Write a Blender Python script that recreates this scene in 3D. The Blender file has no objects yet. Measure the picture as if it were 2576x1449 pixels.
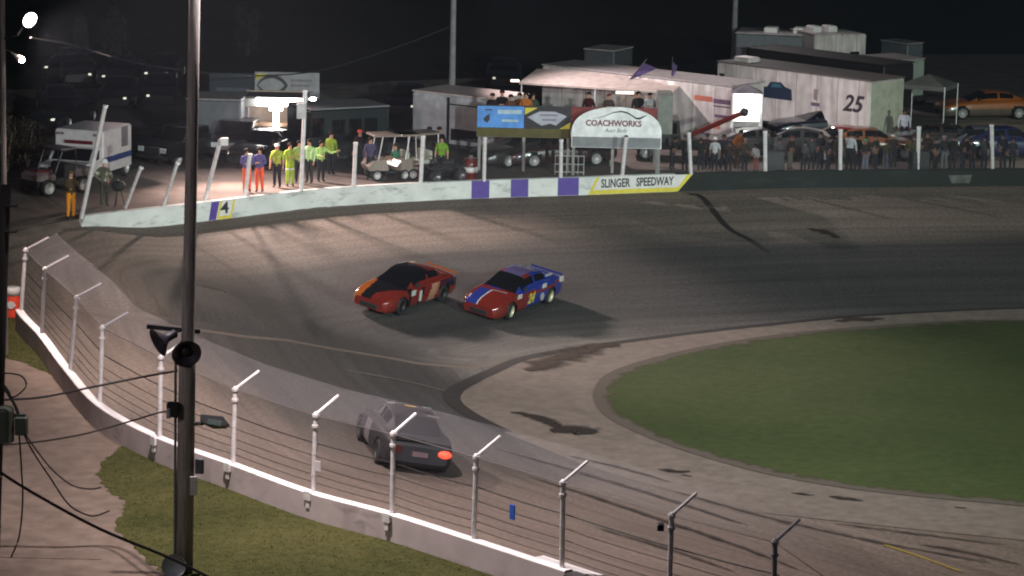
import bpy, bmesh, math, random
import numpy as np
from mathutils import Vector, Matrix
from mathutils.geometry import tessellate_polygon
random.seed(7)
SC = bpy.context.scene
COL = SC.collection
R_ = math.radians
# ---------------------------------------------------------------- camera
FPX, YH, CX, CY, HC = 8000.0, -797.0, 1288.0, 724.5, 20.0
PITCH = math.atan((CY - YH) / FPX)
ROLL = R_(1.2)
_h = Vector((1, 0, 0)); _w = Vector((0, math.sin(PITCH), math.cos(PITCH)))
FWD = Vector((0, math.cos(PITCH), -math.sin(PITCH)))
RGT = math.cos(ROLL) * _h + math.sin(ROLL) * _w
UPV = -math.sin(ROLL) * _h + math.cos(ROLL) * _w
CAM = Vector((0, 0, HC))
cd = bpy.data.cameras.new('camera'); cam = bpy.data.objects.new('camera', cd); COL.objects.link(cam)
cd.sensor_width = 36.0; cd.lens = 36.0 * FPX / 2576.0; cd.clip_end = 3000; cd.clip_start = 0.5
M = Matrix.Identity(4)
for i in range(3):
    M[i][0] = RGT[i]; M[i][1] = UPV[i]; M[i][2] = -FWD[i]; M[i][3] = CAM[i]
cam.matrix_world = M
SC.camera = cam

def ray(px, py):
    return FWD * FPX + RGT * (px - CX) - UPV * (py - CY)
def at(px, py, z):                       # point seen at a pixel, on the level z
    d = ray(px, py); return CAM + d * ((z - HC) / d.z)
def atd(px, py, y):                      # point seen at a pixel, at distance y
    d = ray(px, py); return CAM + d * (y / d.y)
def proj(p):
    v = Vector(p) - CAM; t = v.dot(FWD)
    return (CX + FPX * v.dot(RGT) / t, CY - FPX * v.dot(UPV) / t)
def lerp(a, b, t): return a + (b - a) * t
def sstep(a, b, x):
    t = min(1, max(0, (x - a) / (b - a))); return t * t * (3 - 2 * t)

# ---------------------------------------------------------------- materials
def lin(r, g, b):
    f = lambda c: (c / 255 / 12.92) if c / 255 < .04045 else ((c / 255 + .055) / 1.055) ** 2.4
    return (f(r), f(g), f(b))
def mat(name, col, rough=.6, metal=0., var=.18, scale=3., bump=0., emit=None, estr=0., spec=.5, coat=0., stretch=None, detail=5):
    m = bpy.data.materials.new(name); m.use_nodes = True
    nt = m.node_tree; b = nt.nodes['Principled BSDF']
    b.inputs['Roughness'].default_value = rough; b.inputs['Metallic'].default_value = metal
    b.inputs['Specular IOR Level'].default_value = spec
    if coat: b.inputs['Coat Weight'].default_value = coat; b.inputs['Coat Roughness'].default_value = .08
    tc = nt.nodes.new('ShaderNodeTexCoord'); src = tc.outputs['Object']
    if stretch:
        mp = nt.nodes.new('ShaderNodeMapping'); mp.inputs['Scale'].default_value = stretch
        nt.links.new(src, mp.inputs['Vector']); src = mp.outputs['Vector']
    n = nt.nodes.new('ShaderNodeTexNoise'); n.inputs['Scale'].default_value = scale; n.inputs['Detail'].default_value = detail
    nt.links.new(src, n.inputs['Vector'])
    r = nt.nodes.new('ShaderNodeValToRGB')
    r.color_ramp.elements[0].position = .3; r.color_ramp.elements[1].position = .7
    lo = [max(0, c * (1 - var)) for c in col]; hi = [min(1, c * (1 + var)) for c in col]
    r.color_ramp.elements[0].color = (*lo, 1); r.color_ramp.elements[1].color = (*hi, 1)
    nt.links.new(n.outputs['Fac'], r.inputs['Fac']); nt.links.new(r.outputs['Color'], b.inputs['Base Color'])
    if bump:
        bp = nt.nodes.new('ShaderNodeBump'); bp.inputs['Strength'].default_value = bump; bp.inputs['Distance'].default_value = .02
        nt.links.new(n.outputs['Fac'], bp.inputs['Height']); nt.links.new(bp.outputs['Normal'], b.inputs['Normal'])
    if emit:
        b.inputs['Emission Color'].default_value = (*emit, 1); b.inputs['Emission Strength'].default_value = estr
    return m
MT = {}
def mm(key, *a, **k):
    if key not in MT: MT[key] = mat(key, *a, **k)
    return MT[key]
def paint(key, rgb, rough=.28, coat=.5): return mm(key, lin(*rgb), rough=rough, var=.1, scale=4, coat=coat)
def cloth(key, rgb): return mm(key, lin(*rgb), rough=.9, var=.25, scale=9, spec=.2)
concrete = mm('white_concrete', lin(205, 203, 200), rough=.8, var=.14, scale=1.6, bump=.25)
steel = mm('galvanised_steel', lin(222, 219, 221), rough=.42, metal=.2, var=.14, scale=6)
wire_m = mm('fence_wire', lin(152, 149, 155), rough=.55, metal=.1, var=.1, scale=2)
black = mm('black_rubber', lin(22, 22, 24), rough=.75, var=.2, scale=6)
darkm = mm('dark_metal', lin(38, 38, 42), rough=.5, var=.2, scale=6)
glass = mm('dark_glass', lin(14, 16, 20), rough=.08, var=.1, scale=2, spec=.7)
chrome = mm('bright_metal', lin(210, 210, 215), rough=.2, metal=.9, var=.06, scale=4)
rimm = mm('pale_rim', lin(205, 200, 170), rough=.4, metal=.2, var=.12, scale=8)
wood = mm('weathered_pole_wood', lin(150, 145, 142), rough=.85, var=.3, scale=3, bump=.4, stretch=(6, 6, .5))
cable_m = mm('black_cable', lin(20, 19, 20), rough=.6, var=.15, scale=8)
whitep = paint('white_paint', (222, 220, 218))
lampm = mm('lit_lamp', (1, .95, .95), emit=(1, .93, .95), estr=60, var=.02)
tubem = mm('lit_tube', (1, .98, .95), emit=(1, .97, .93), estr=22, var=.02)
faintm = mm('lit_headlight', (1, .96, .8), emit=(1, .95, .8), estr=.7, var=.05)
redlit = mm('lit_brake_lamp', (.9, .05, .03), emit=(1, .05, .02), estr=2.6, var=.05)
skinm = mm('skin', lin(190, 140, 115), rough=.6, var=.1, scale=8)

# ---------------------------------------------------------------- mesh builder
def softmat(name, col, k=1., sc=2.5):         # worn mark: dissolves towards its edges through noise
    m = bpy.data.materials.new(name); m.use_nodes = True; nt = m.node_tree; L = nt.links; b = nt.nodes['Principled BSDF']; b.inputs['Base Color'].default_value = (*col, 1); b.inputs['Roughness'].default_value = .85; b.inputs['Specular IOR Level'].default_value = .25
    uv = nt.nodes.new('ShaderNodeUVMap'); uv.uv_map = 'track'; sp_ = nt.nodes.new('ShaderNodeSeparateXYZ'); L.new(uv.outputs[0], sp_.inputs[0])
    def mt(op, a, c=None, d=None):
        n = nt.nodes.new('ShaderNodeMath'); n.operation = op
        for i, q in enumerate((a, c, d)):
            if q is None: continue
            if isinstance(q, (int, float)): n.inputs[i].default_value = q
            else: L.new(q, n.inputs[i])
        return n.outputs[0]
    tc = nt.nodes.new('ShaderNodeTexCoord'); nz = nt.nodes.new('ShaderNodeTexNoise'); nz.inputs['Scale'].default_value = sc; nz.inputs['Detail'].default_value = 8; nz.inputs['Roughness'].default_value = .7; L.new(tc.outputs['Object'], nz.inputs['Vector'])
    e = mt('SUBTRACT', 1., mt('ABSOLUTE', sp_.outputs[1])); a = mt('MULTIPLY_ADD', e, 1.7, -.25); a = mt('MULTIPLY_ADD', mt('SUBTRACT', nz.outputs['Fac'], .5), 2.4, a)
    mx = nt.nodes.new('ShaderNodeMath'); mx.operation = 'MULTIPLY'; mx.use_clamp = True; L.new(a, mx.inputs[0]); mx.inputs[1].default_value = k; L.new(mx.outputs[0], b.inputs['Alpha']); return m
def seamed(name, col, pitch=1.22):             # panelled trailer skin with thin vertical seams and grime
    m = mat(name, col, rough=.35, var=.1, scale=2.2, coat=.2); nt = m.node_tree; L = nt.links; b = nt.nodes['Principled BSDF']; src = b.inputs['Base Color'].links[0].from_socket
    tc = nt.nodes.new('ShaderNodeTexCoord'); sp_ = nt.nodes.new('ShaderNodeSeparateXYZ'); L.new(tc.outputs['Object'], sp_.inputs[0])
    d = nt.nodes.new('ShaderNodeMath'); d.operation = 'PINGPONG'; L.new(sp_.outputs[0], d.inputs[0]); d.inputs[1].default_value = pitch / 2
    c = nt.nodes.new('ShaderNodeMath'); c.operation = 'LESS_THAN'; L.new(d.outputs[0], c.inputs[0]); c.inputs[1].default_value = .022
    n = nt.nodes.new('ShaderNodeTexNoise'); n.inputs['Scale'].default_value = 1.1; n.inputs['Detail'].default_value = 8; mp = nt.nodes.new('ShaderNodeMapping'); mp.inputs['Scale'].default_value = (2.5, 1, .5); L.new(tc.outputs['Object'], mp.inputs[0]); L.new(mp.outputs[0], n.inputs['Vector'])
    r = nt.nodes.new('ShaderNodeValToRGB'); r.color_ramp.elements[0].position = .35; r.color_ramp.elements[0].color = (.68, .66, .63, 1); r.color_ramp.elements[1].position = .6; r.color_ramp.elements[1].color = (1, 1, 1, 1); L.new(n.outputs['Fac'], r.inputs[0])
    mu = nt.nodes.new('ShaderNodeMix'); mu.data_type = 'RGBA'; mu.blend_type = 'MULTIPLY'; mu.inputs[0].default_value = 1; L.new(src, mu.inputs[6]); L.new(r.outputs[0], mu.inputs[7])
    mx = nt.nodes.new('ShaderNodeMix'); mx.data_type = 'RGBA'; L.new(c.outputs[0], mx.inputs[0]); L.new(mu.outputs[2], mx.inputs[6]); mx.inputs[7].default_value = (col[0] * .45, col[1] * .45, col[2] * .45, 1); L.new(mx.outputs[2], b.inputs['Base Color']); return m
class MB:
    def __init__(s): s.v = []; s.f = []; s.m = []; s.uv = None
    def add(s, vs, fs, mi=0):
        o = len(s.v); s.v += [tuple(p) for p in vs]; s.f += [tuple(o + i for i in f) for f in fs]
        s.m += [mi] * len(fs); return s
    def box(s, x0, x1, y0, y1, z0, z1, mi=0, M=None, ch=0.0):
        if ch <= 0:
            vs = [(x, y, z) for z in (z0, z1) for x, y in ((x0, y0), (x1, y0), (x1, y1), (x0, y1))]
            fs = [(3, 2, 1, 0), (4, 5, 6, 7), (0, 1, 5, 4), (1, 2, 6, 5), (2, 3, 7, 6), (3, 0, 4, 7)]
        else:                                                  # chamfered vertical and top edges
            def ring(i, z):
                return [(x0 + i + ch, y0 + i, z), (x1 - i - ch, y0 + i, z), (x1 - i, y0 + i + ch, z), (x1 - i, y1 - i - ch, z),
                        (x1 - i - ch, y1 - i, z), (x0 + i + ch, y1 - i, z), (x0 + i, y1 - i - ch, z), (x0 + i, y0 + i + ch, z)]
            vs = ring(0, z0) + ring(0, z1 - ch) + ring(ch * .9, z1)
            fs = [tuple(range(7, -1, -1)), tuple(range(16, 24))]
            for k in (0, 8):
                fs += [(k + i, k + (i + 1) % 8, k + 8 + (i + 1) % 8, k + 8 + i) for i in range(8)]
        if M is not None: vs = [tuple(M @ Vector(p)) for p in vs]
        return s.add(vs, fs, mi)
    def tube(s, pts, r, n=8, mi=0, caps=True):
        pts = [Vector(p) for p in pts]; N = len(pts)
        rs = r if isinstance(r, (list, tuple)) else [r] * N
        rings = []
        for i, p in enumerate(pts):
            d = (pts[min(i + 1, N - 1)] - pts[max(i - 1, 0)]).normalized()
            a = d.cross(Vector((0, 0, 1)) if abs(d.z) < .95 else Vector((1, 0, 0))).normalized(); b = d.cross(a)
            rings.append([p + (a * math.cos(t) + b * math.sin(t)) * rs[i] for t in [2 * math.pi * k / n for k in range(n)]])
        vs = [q for rg in rings for q in rg]; fs = []
        for i in range(N - 1):
            for k in range(n):
                k2 = (k + 1) % n; fs.append((i * n + k, (i + 1) * n + k, (i + 1) * n + k2, i * n + k2))
        if caps: fs += [tuple(range(n)), tuple(range((N - 1) * n + n - 1, (N - 1) * n - 1, -1))]
        return s.add(vs, fs, mi)
    def lathe(s, prof, n=16, mi=0, M=None):                     # prof: (radius, height) along local z
        vs = []; fs = []
        for r, z in prof:
            for k in range(n):
                t = 2 * math.pi * k / n; p = Vector((r * math.cos(t), r * math.sin(t), z)); vs.append(tuple(M @ p) if M is not None else tuple(p))
        for i in range(len(prof) - 1):
            for k in range(n):
                k2 = (k + 1) % n; fs.append((i * n + k, i * n + k2, (i + 1) * n + k2, (i + 1) * n + k))
        if prof[0][0] > 1e-4: fs.append(tuple(range(n - 1, -1, -1)))
        if prof[-1][0] > 1e-4: fs.append(tuple(range((len(prof) - 1) * n, len(prof) * n)))
        return s.add(vs, fs, mi)
    def ball(s, c, rx, ry=None, rz=None, n=10, mi=0):
        ry = ry or rx; rz = rz or rx; c = Vector(c); vs = []; fs = []; m = n // 2 + 1
        for i in range(m + 1):
            a = math.pi * i / m
            for k in range(n):
                t = 2 * math.pi * k / n
                vs.append((c.x + rx * math.sin(a) * math.cos(t), c.y + ry * math.sin(a) * math.sin(t), c.z + rz * math.cos(a)))
        for i in range(m):
            for k in range(n):
                k2 = (k + 1) % n; fs.append((i * n + k, (i + 1) * n + k, (i + 1) * n + k2, i * n + k2))
        return s.add(vs, fs, mi)
    def prism(s, poly, y0, y1, mi=0, M=None):                   # polygon in x,z pulled along y
        n = len(poly); vs = [(x, y0, z) for x, z in poly] + [(x, y1, z) for x, z in poly]
        if M is not None: vs = [tuple(M @ Vector(p)) for p in vs]
        fs = [tuple(range(n)), tuple(range(2 * n - 1, n - 1, -1))] + [(i, i + n, (i + 1) % n + n, (i + 1) % n) for i in range(n)]
        return s.add(vs, fs, mi)
    def build(s, name, mats, parent=None, smooth=False, world=False, uv=None):
        vs = s.v
        if world and parent is not None:
            inv = parent.matrix_world.inverted(); vs = [tuple(inv @ Vector(p)) for p in vs]
        me = bpy.data.meshes.new(name); me.from_pydata(vs, [], s.f)
        for q in (mats if isinstance(mats, (list, tuple)) else [mats]): me.materials.append(q)
        if len(me.materials) > 1: me.polygons.foreach_set('material_index', s.m)
        if smooth: me.polygons.foreach_set('use_smooth', [True] * len(me.polygons))
        if uv is not None:
            L = me.uv_layers.new(name='track')
            for lp in me.loops: L.data[lp.index].uv = uv[lp.vertex_index]
        me.update()
        if smooth is not False and smooth is not True:
            pass
        o = bpy.data.objects.new(name, me); COL.objects.link(o)
        if parent is not None: o.parent = parent
        return o
def fixn(o):
    bm = bmesh.new(); bm.from_mesh(o.data); bmesh.ops.recalc_face_normals(bm, faces=bm.faces); bm.to_mesh(o.data); bm.free(); return o
def tag(o, label=None, cat=None, group=None, kind=None):
    if label: o['label'] = label
    if cat: o['category'] = cat
    if group: o['group'] = group
    if kind: o['kind'] = kind
    return o
def thing(name, label, cat, loc=(0, 0, 0), rz=0., group=None, M=None):
    o = bpy.data.objects.new(name, None); COL.objects.link(o)
    o.empty_display_size = .3
    if M is not None: o.matrix_world = M
    else:
        o.matrix_world = Matrix.Translation(loc) @ Matrix.Rotation(rz, 4, 'Z')
    return tag(o, label, cat, group)
def copytree(o, M):
    c = o.copy(); COL.objects.link(c); c.matrix_world = M
    for ch in o.children:
        d = ch.copy(); COL.objects.link(d); d.parent = c
        for g in ch.children:
            e = g.copy(); COL.objects.link(e); e.parent = d
    return c
def textmesh(body, size, ext=.004, shear=0., bold=0.):
    cu = bpy.data.curves.new('lettering', 'FONT'); cu.body = body; cu.size = size; cu.extrude = ext
    cu.align_x = 'CENTER'; cu.align_y = 'CENTER'; cu.shear = shear; cu.offset = bold; cu.resolution_u = 3
    ob = bpy.data.objects.new('lettering', cu); COL.objects.link(ob)
    me = bpy.data.meshes.new_from_object(ob.evaluated_get(bpy.context.evaluated_depsgraph_get()))
    bpy.data.objects.remove(ob)
    vs = [tuple(v.co) for v in me.vertices]; fs = [tuple(p.vertices) for p in me.polygons]
    bpy.data.meshes.remove(me); return vs, fs
def letter(parent, body, size, M, m, width=None, shear=0., bold=0., ext=.004, name='lettering'):
    vs, fs = textmesh(body, size, ext, shear, bold)
    if width:
        w = max(v[0] for v in vs) - min(v[0] for v in vs); vs = [(v[0] * width / w, v[1], v[2]) for v in vs]
    b = MB(); b.add([tuple(M @ Vector(v)) for v in vs], fs); return b.build(name, m, parent)
def frame(o, x, y):                     # matrix with local x,y axes given (z = cross)
    x = Vector(x).normalized(); y = Vector(y); z = x.cross(y).normalized(); y = z.cross(x); o = Vector(o)
    return Matrix(((x.x, y.x, z.x, o.x), (x.y, y.y, z.y, o.y), (x.z, y.z, z.z, o.z), (0, 0, 0, 1)))
def catrom(P, per=8, closed=False):
    P = [Vector(p) for p in P]; n = len(P); out = []
    rng = range(n) if closed else range(n - 1)
    for i in rng:
        if closed: a, b, c, d = P[i - 1], P[i], P[(i + 1) % n], P[(i + 2) % n]
        else: a, b, c, d = P[max(i - 1, 0)], P[i], P[i + 1], P[min(i + 2, n - 1)]
        for k in range(per):
            t = k / per
            out.append(.5 * ((2 * b) + (c - a) * t + (2 * a - 5 * b + 4 * c - d) * t * t + (3 * b - a - 3 * c + d) * t ** 3))
    if not closed: out.append(P[-1].copy())
    return out
def resample(pts, step, closed=False):
    P = list(pts) + ([pts[0]] if closed else []); out = [P[0].copy()]; acc = 0.
    for a, b in zip(P, P[1:]):
        L = (b - a).length; pos = step - acc
        while pos <= L: out.append(a.lerp(b, pos / L)); pos += step
        acc = (acc + L) % step if L else acc
    return out
def spot(name, loc, target, W, col, ang=100, blend=.6, size=.25, parent=None):
    l = bpy.data.lights.new(name, 'SPOT'); l.energy = W; l.color = col; l.spot_size = R_(ang); l.spot_blend = blend; l.shadow_soft_size = size
    o = bpy.data.objects.new(name, l); COL.objects.link(o)
    d = Vector(target) - Vector(loc); o.matrix_world = Matrix.Translation(loc) @ d.to_track_quat('-Z', 'Y').to_matrix().to_4x4()
    return o
def point(name, loc, W, col, size=.1):
    l = bpy.data.lights.new(name, 'POINT'); l.energy = W; l.color = col; l.shadow_soft_size = size
    o = bpy.data.objects.new(name, l); COL.objects.link(o); o.location = loc; return o
def cablepts(a, b, sag, n=14):
    a = Vector(a); b = Vector(b)
    return [a.lerp(b, i / n) - Vector((0, 0, sag * 4 * (i / n) * (1 - i / n))) for i in range(n + 1)]
# ---------------------------------------------------------------- track plan
near_px = [(26, 712), (50, 780), (105, 840), (165, 920), (250, 1015), (395, 1095), (587, 1165), (780, 1235), (985, 1290), (1190, 1355), (1450, 1440)]
far_px = [(190, 547), (260, 537), (370, 525), (530, 507), (760, 480), (900, 469), (1060, 460), (1230, 453), (1460, 446), (1720, 437), (1990, 430), (2300, 427), (2576, 425), (3000, 426)]
near_pts = [at(x, y, 0) for x, y in near_px]
far_pts = [at(x, y, 0) for x, y in far_px]
nearC = resample(catrom(near_pts, 10), .5)
farC = resample(catrom(far_pts, 10), .5)
P0 = near_pts[-1]
oval = ([p.xy for p in nearC[::3]] + [Vector(q) for q in ((8, 63.5), (20, 51), (36, 36), (55, 24), (78, 20), (100, 30), (116, 52), (120, 85), (112, 112), (92, 130), (66, 138))]
        + [p.xy for p in reversed(farC[::3])] + [Vector(q) for q in ((-17.9, 115), (-18.3, 111.5))])
oval = [Vector((p.x, p.y, 0)) for p in oval]
OV = resample(catrom(oval, 6, True), 1.0, True)
if (OV[0] - OV[-1]).length < .4: OV.pop()
cen = Vector((45, 85, 0))
NOR = []
for i in range(len(OV)):
    t = (OV[(i + 2) % len(OV)] - OV[i - 2]).normalized(); n = Vector((-t.y, t.x, 0))
    if n.dot(cen - OV[i]) < 0: n = -n
    NOR.append(n)
OVA = np.array([(p.x, p.y) for p in OV])
gapA = np.array((-18.2, 112.5))
def z0(x, y):
    g = math.hypot(x - gapA[0], y - gapA[1]); return lerp(-.36, -.75, sstep(5.0, 9.0, g))
def drop(d): return .17 * min(d, 13) + .17 * (max(0, min(d, 17) - 13) - max(0, min(d, 17) - 13) ** 2 / 8)
def dist(x, y):
    return math.sqrt(((OVA - (x, y)) ** 2).sum(1).min())
def ZT(x, y): return z0(x, y) - drop(dist(x, y))
def ZG(x, y): return lerp(-.7, -.15, sstep(104, 114, y))
def onT(px, py):
    z = -2.
    for _ in range(25):
        p = at(px, py, z); z = ZT(p.x, p.y)
    return at(px, py, z)
def onG(px, py):
    z = -.15
    for _ in range(6):
        p = at(px, py, z); z = ZG(p.x, p.y)
    return at(px, py, z)

ASPH = 1.45
def nodes_track():
    m = bpy.data.materials.new('worn_asphalt'); m.use_nodes = True; nt = m.node_tree; L = nt.links; b = nt.nodes['Principled BSDF']
    b.inputs['Roughness'].default_value = .82; b.inputs['Specular IOR Level'].default_value = .3
    uv = nt.nodes.new('ShaderNodeUVMap'); uv.uv_map = 'track'
    def noise(sx, sy, sc, det=6):
        mp = nt.nodes.new('ShaderNodeMapping'); mp.inputs['Scale'].default_value = (sx, sy, 1); L.new(uv.outputs[0], mp.inputs[0])
        n = nt.nodes.new('ShaderNodeTexNoise'); n.inputs['Scale'].default_value = sc; n.inputs['Detail'].default_value = det; L.new(mp.outputs[0], n.inputs['Vector']); return n.outputs['Fac']
    def ramp(src, stops):
        r = nt.nodes.new('ShaderNodeValToRGB'); e = r.color_ramp.elements
        while len(e) > 1: e.remove(e[-1])
        e[0].position = stops[0][0]; e[0].color = (*stops[0][1], 1)
        for p, c in stops[1:]: q = e.new(p); q.color = (*c, 1)
        L.new(src, r.inputs[0]); return r.outputs[0]
    def mul(a, c, f=1.):
        x = nt.nodes.new('ShaderNodeMix'); x.data_type = 'RGBA'; x.blend_type = 'MULTIPLY'; x.inputs[0].default_value = f
        L.new(a, x.inputs[6]); L.new(c, x.inputs[7]); return x.outputs[2]
    g = lambda v: (v, v, v)
    streak = ramp(noise(.035, 2.2, 1.0, 7), [(.3, g(.72)), (.55, g(1.)), (.75, g(1.15))])
    blot = ramp(noise(.12, .25, 1.0, 4), [(.3, g(.8)), (.7, g(1.12))])
    fine = ramp(noise(1, 1, 7, 8), [(.3, g(.66)), (.7, g(1.3))])
    sep = nt.nodes.new('ShaderNodeSeparateXYZ'); L.new(uv.outputs[0], sep.inputs[0])
    wob = nt.nodes.new('ShaderNodeMath'); wob.operation = 'MULTIPLY_ADD'; L.new(noise(.06, .3, 1.0, 3), wob.inputs[0]); wob.inputs[1].default_value = 5.; L.new(sep.outputs[1], wob.inputs[2])
    sc = nt.nodes.new('ShaderNodeMath'); sc.operation = 'DIVIDE'; L.new(wob.outputs[0], sc.inputs[0]); sc.inputs[1].default_value = 20.
    groove_shade = ramp(sc.outputs[0], [(p_, tuple(q * ASPH for q in c_)) for p_, c_ in [(.12, (.132, .107, .090)), (.33, (.136, .111, .094)), (.47, (.040, .039, .038)), (.80, (.034, .034, .034)), (.95, (.1, .093, .086))]])  # rubber groove darkened further for low light; outer lane paler for the warm pool
    un = nt.nodes.new('ShaderNodeMath'); un.operation = 'DIVIDE'; L.new(sep.outputs[0], un.inputs[0]); un.inputs[1].default_value = 200.
    near = ramp(un.outputs[0], [(.05, g(0)), (.13, g(1)), (.5, g(1)), (.62, g(0))])
    gx = nt.nodes.new('ShaderNodeMix'); gx.data_type = 'RGBA'; L.new(near, gx.inputs[0]); L.new(groove_shade, gx.inputs[6]); gx.inputs[7].default_value = (.168, .134, .113, 1); groove_shade = gx.outputs[2]  # near straight paler: lamp light put into the asphalt colour
    col = mul(mul(mul(groove_shade, streak), blot), fine)
    L.new(col, b.inputs['Base Color'])
    bp = nt.nodes.new('ShaderNodeBump'); bp.inputs['Strength'].default_value = .25; bp.inputs['Distance'].default_value = .02
    L.new(noise(1, 1, 25, 3), bp.inputs['Height']); L.new(bp.outputs[0], b.inputs['Normal'])
    return m
asphalt = nodes_track()
# pavement: rings inward from the wall, closed by a level centre
from mathutils.geometry import delaunay_2d_cdt
ds = [0, .25, .6] + [i for i in range(1, 9)]
b = MB(); uvs = []; N = len(OV)
for d in ds:
    for i in range(N):
        p = OV[i] + NOR[i] * d
        b.v.append((p.x, p.y, z0(OV[i].x, OV[i].y) - drop(d))); uvs.append((i * 1.0, d))
for r in range(len(ds) - 1):
    for i in range(N):
        j = (i + 1) % N; b.f.append((r * N + i, r * N + j, (r + 1) * N + j, (r + 1) * N + i)); b.m.append(0)
r = len(ds) - 1; ring = [Vector(b.v[r * N + i][:2]) for i in range(N)]; RA = np.array([tuple(p) for p in ring])
def inside(x, y, A):
    xi, yi = A[:, 0], A[:, 1]; xj, yj = np.roll(xi, 1), np.roll(yi, 1)
    return bool((((yi > y) != (yj > y)) & (x < (xj - xi) * (y - yi) / (yj - yi + 1e-12) + xi)).sum() % 2)
pts = list(ring)
for gx in np.arange(-12, 60, 1.5):
    for gy in np.arange(20, 140, 1.5):
        if inside(gx, gy, RA) and dist(gx, gy) > 8.6: pts.append(Vector((gx + random.uniform(-.2, .2), gy + random.uniform(-.2, .2))))
vv, _, ff, ov_, _, _ = delaunay_2d_cdt(pts, [(i, (i + 1) % N) for i in range(N)], [], 1, 1e-5)
mp = {}
for k, q in enumerate(vv):
    o = ov_[k][0] if ov_[k] else -1
    if 0 <= o < N: mp[k] = r * N + o
    else:
        dd = dist(q.x, q.y); mp[k] = len(b.v); b.v.append((q.x, q.y, ZT(q.x, q.y))); uvs.append((float(((OVA - (q.x, q.y)) ** 2).sum(1).argmin()), dd))
for f in ff: b.f.append(tuple(mp[q] for q in f)); b.m.append(0)
tr = tag(fixn(b.build('track', asphalt, uv=uvs, smooth=True)), kind='structure')

# ground outside the oval
gravel = mm('dirt_gravel', lin(98, 86, 80), rough=.95, var=.3, scale=.9, bump=.5, detail=9)
pathm = mm('pale_path_dirt', lin(108, 94, 84), rough=.95, var=.24, scale=2.2, bump=.5, detail=14)
gr = [0, .3, 1, 3, 8]
b = MB()
for d in gr:
    for i in range(N):
        p = OV[i] - NOR[i] * d
        b.v.append((p.x, p.y, z0(OV[i].x, OV[i].y) if d == 0 else ZG(p.x, p.y)))
for r in range(len(gr) - 1):
    for i in range(N):
        j = (i + 1) % N; b.f.append((r * N + i, r * N + j, (r + 1) * N + j, (r + 1) * N + i)); b.m.append(0)
k = len(b.v); hole = [Vector((*b.v[(len(gr) - 1) * N + i][:2], 0)) for i in range(N)]
rim = [Vector(q) for q in ((-300, -60, 0), (300, -60, 0), (300, 109, 0), (300, 400, 0), (-300, 400, 0), (-300, 109, 0))]
b.v += [(p.x, p.y, ZG(p.x, p.y)) for p in rim]
idx = [k + i for i in range(len(rim))] + [(len(gr) - 1) * N + i for i in range(N)]
for t in tessellate_polygon([rim, hole]): b.f.append(tuple(idx[q] for q in t)); b.m.append(0)
tag(fixn(b.build('ground', gravel)), kind='structure')

# apron inside the banking, lighter than the racing surface
apx = [(7.1, 88.7), (3.6, 92.2), (1.2, 95.2), (-.6, 98), (-1.7, 100.5), (-1.9, 102.3), (-1.6, 104.1), (-.7, 106.7), (.6, 109.4), (3.1, 111.7), (6, 113.8), (9, 115.6), (13.7, 118), (19.7, 119.8), (28, 121.5), (45, 122.6), (70, 122)]
ap = resample(catrom([Vector((x, y, 0)) for x, y in apx], 10), .8)
apn = []
for i in range(len(ap)):
    t = (ap[min(i + 1, len(ap) - 1)] - ap[max(i - 1, 0)]).normalized(); apn.append(Vector((t.y, -t.x, 0)))
def strip(name, pts, nor, offs, dz, m, kind='structure', wfun=None):
    b = MB(); n = len(pts); uv = []
    for j, o in enumerate(offs):
        for i in range(n):
            q = pts[i] + nor[i] * (o if wfun is None else o * wfun(i / (n - 1)))
            b.v.append((q.x, q.y, ZT(q.x, q.y) + dz)); uv.append((i * .8, o))
    for j in range(len(offs) - 1):
        for i in range(n - 1):
            b.f.append((j * n + i, j * n + i + 1, (j + 1) * n + i + 1, (j + 1) * n + i)); b.m.append(0)
    o = fixn(b.build(name, m, uv=uv)); return tag(o, kind=kind) if kind else o
apm = mm('apron_asphalt', (.155, .127, .107), rough=.85, var=.2, scale=2.6, bump=.2, detail=14)
def sheet_cdt(name, poly, m, dz, sp):
    n = len(poly); A = np.array([(p.x, p.y) for p in poly]); P = [Vector((p.x, p.y)) for p in poly]
    for gx in np.arange(A[:, 0].min(), A[:, 0].max(), sp):
        for gy in np.arange(A[:, 1].min(), A[:, 1].max(), sp):
            if inside(gx, gy, A) and ((A - (gx, gy)) ** 2).sum(1).min() > .3: P.append(Vector((gx, gy)))
    v_, _, f_, _, _, _ = delaunay_2d_cdt(P, [(i, (i + 1) % n) for i in range(n)], [], 1, 1e-5)
    b = MB(); b.add([(q.x, q.y, ZT(q.x, q.y) + dz) for q in v_], f_); return tag(fixn(b.build(name, m)), kind='structure')
apin = [Vector((x, y, 0)) for x, y in ((68, 120.6), (45, 120.0), (28, 119.2), (19.4, 117.4), (12, 114), (8, 111), (6, 108), (5, 104), (5, 101), (7, 97.5), (10.5, 93.5), (15.1, 91.2), (22, 89.2), (33, 83.5), (48, 68), (46, 65), (30, 80.5), (20, 84.5), (12, 87))]
sheet_cdt('apron', ap + apin, apm, .022, 1.2)
seamm = mm('dark_joint_filler', lin(34, 31, 30), rough=.8, var=.3, scale=2)
strip('apron_joint', ap[14:], apn[14:], [-.2, .2], .03, seamm, wfun=lambda t: 1.6 - 1.2 * min(1, t * 2.2))

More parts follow.
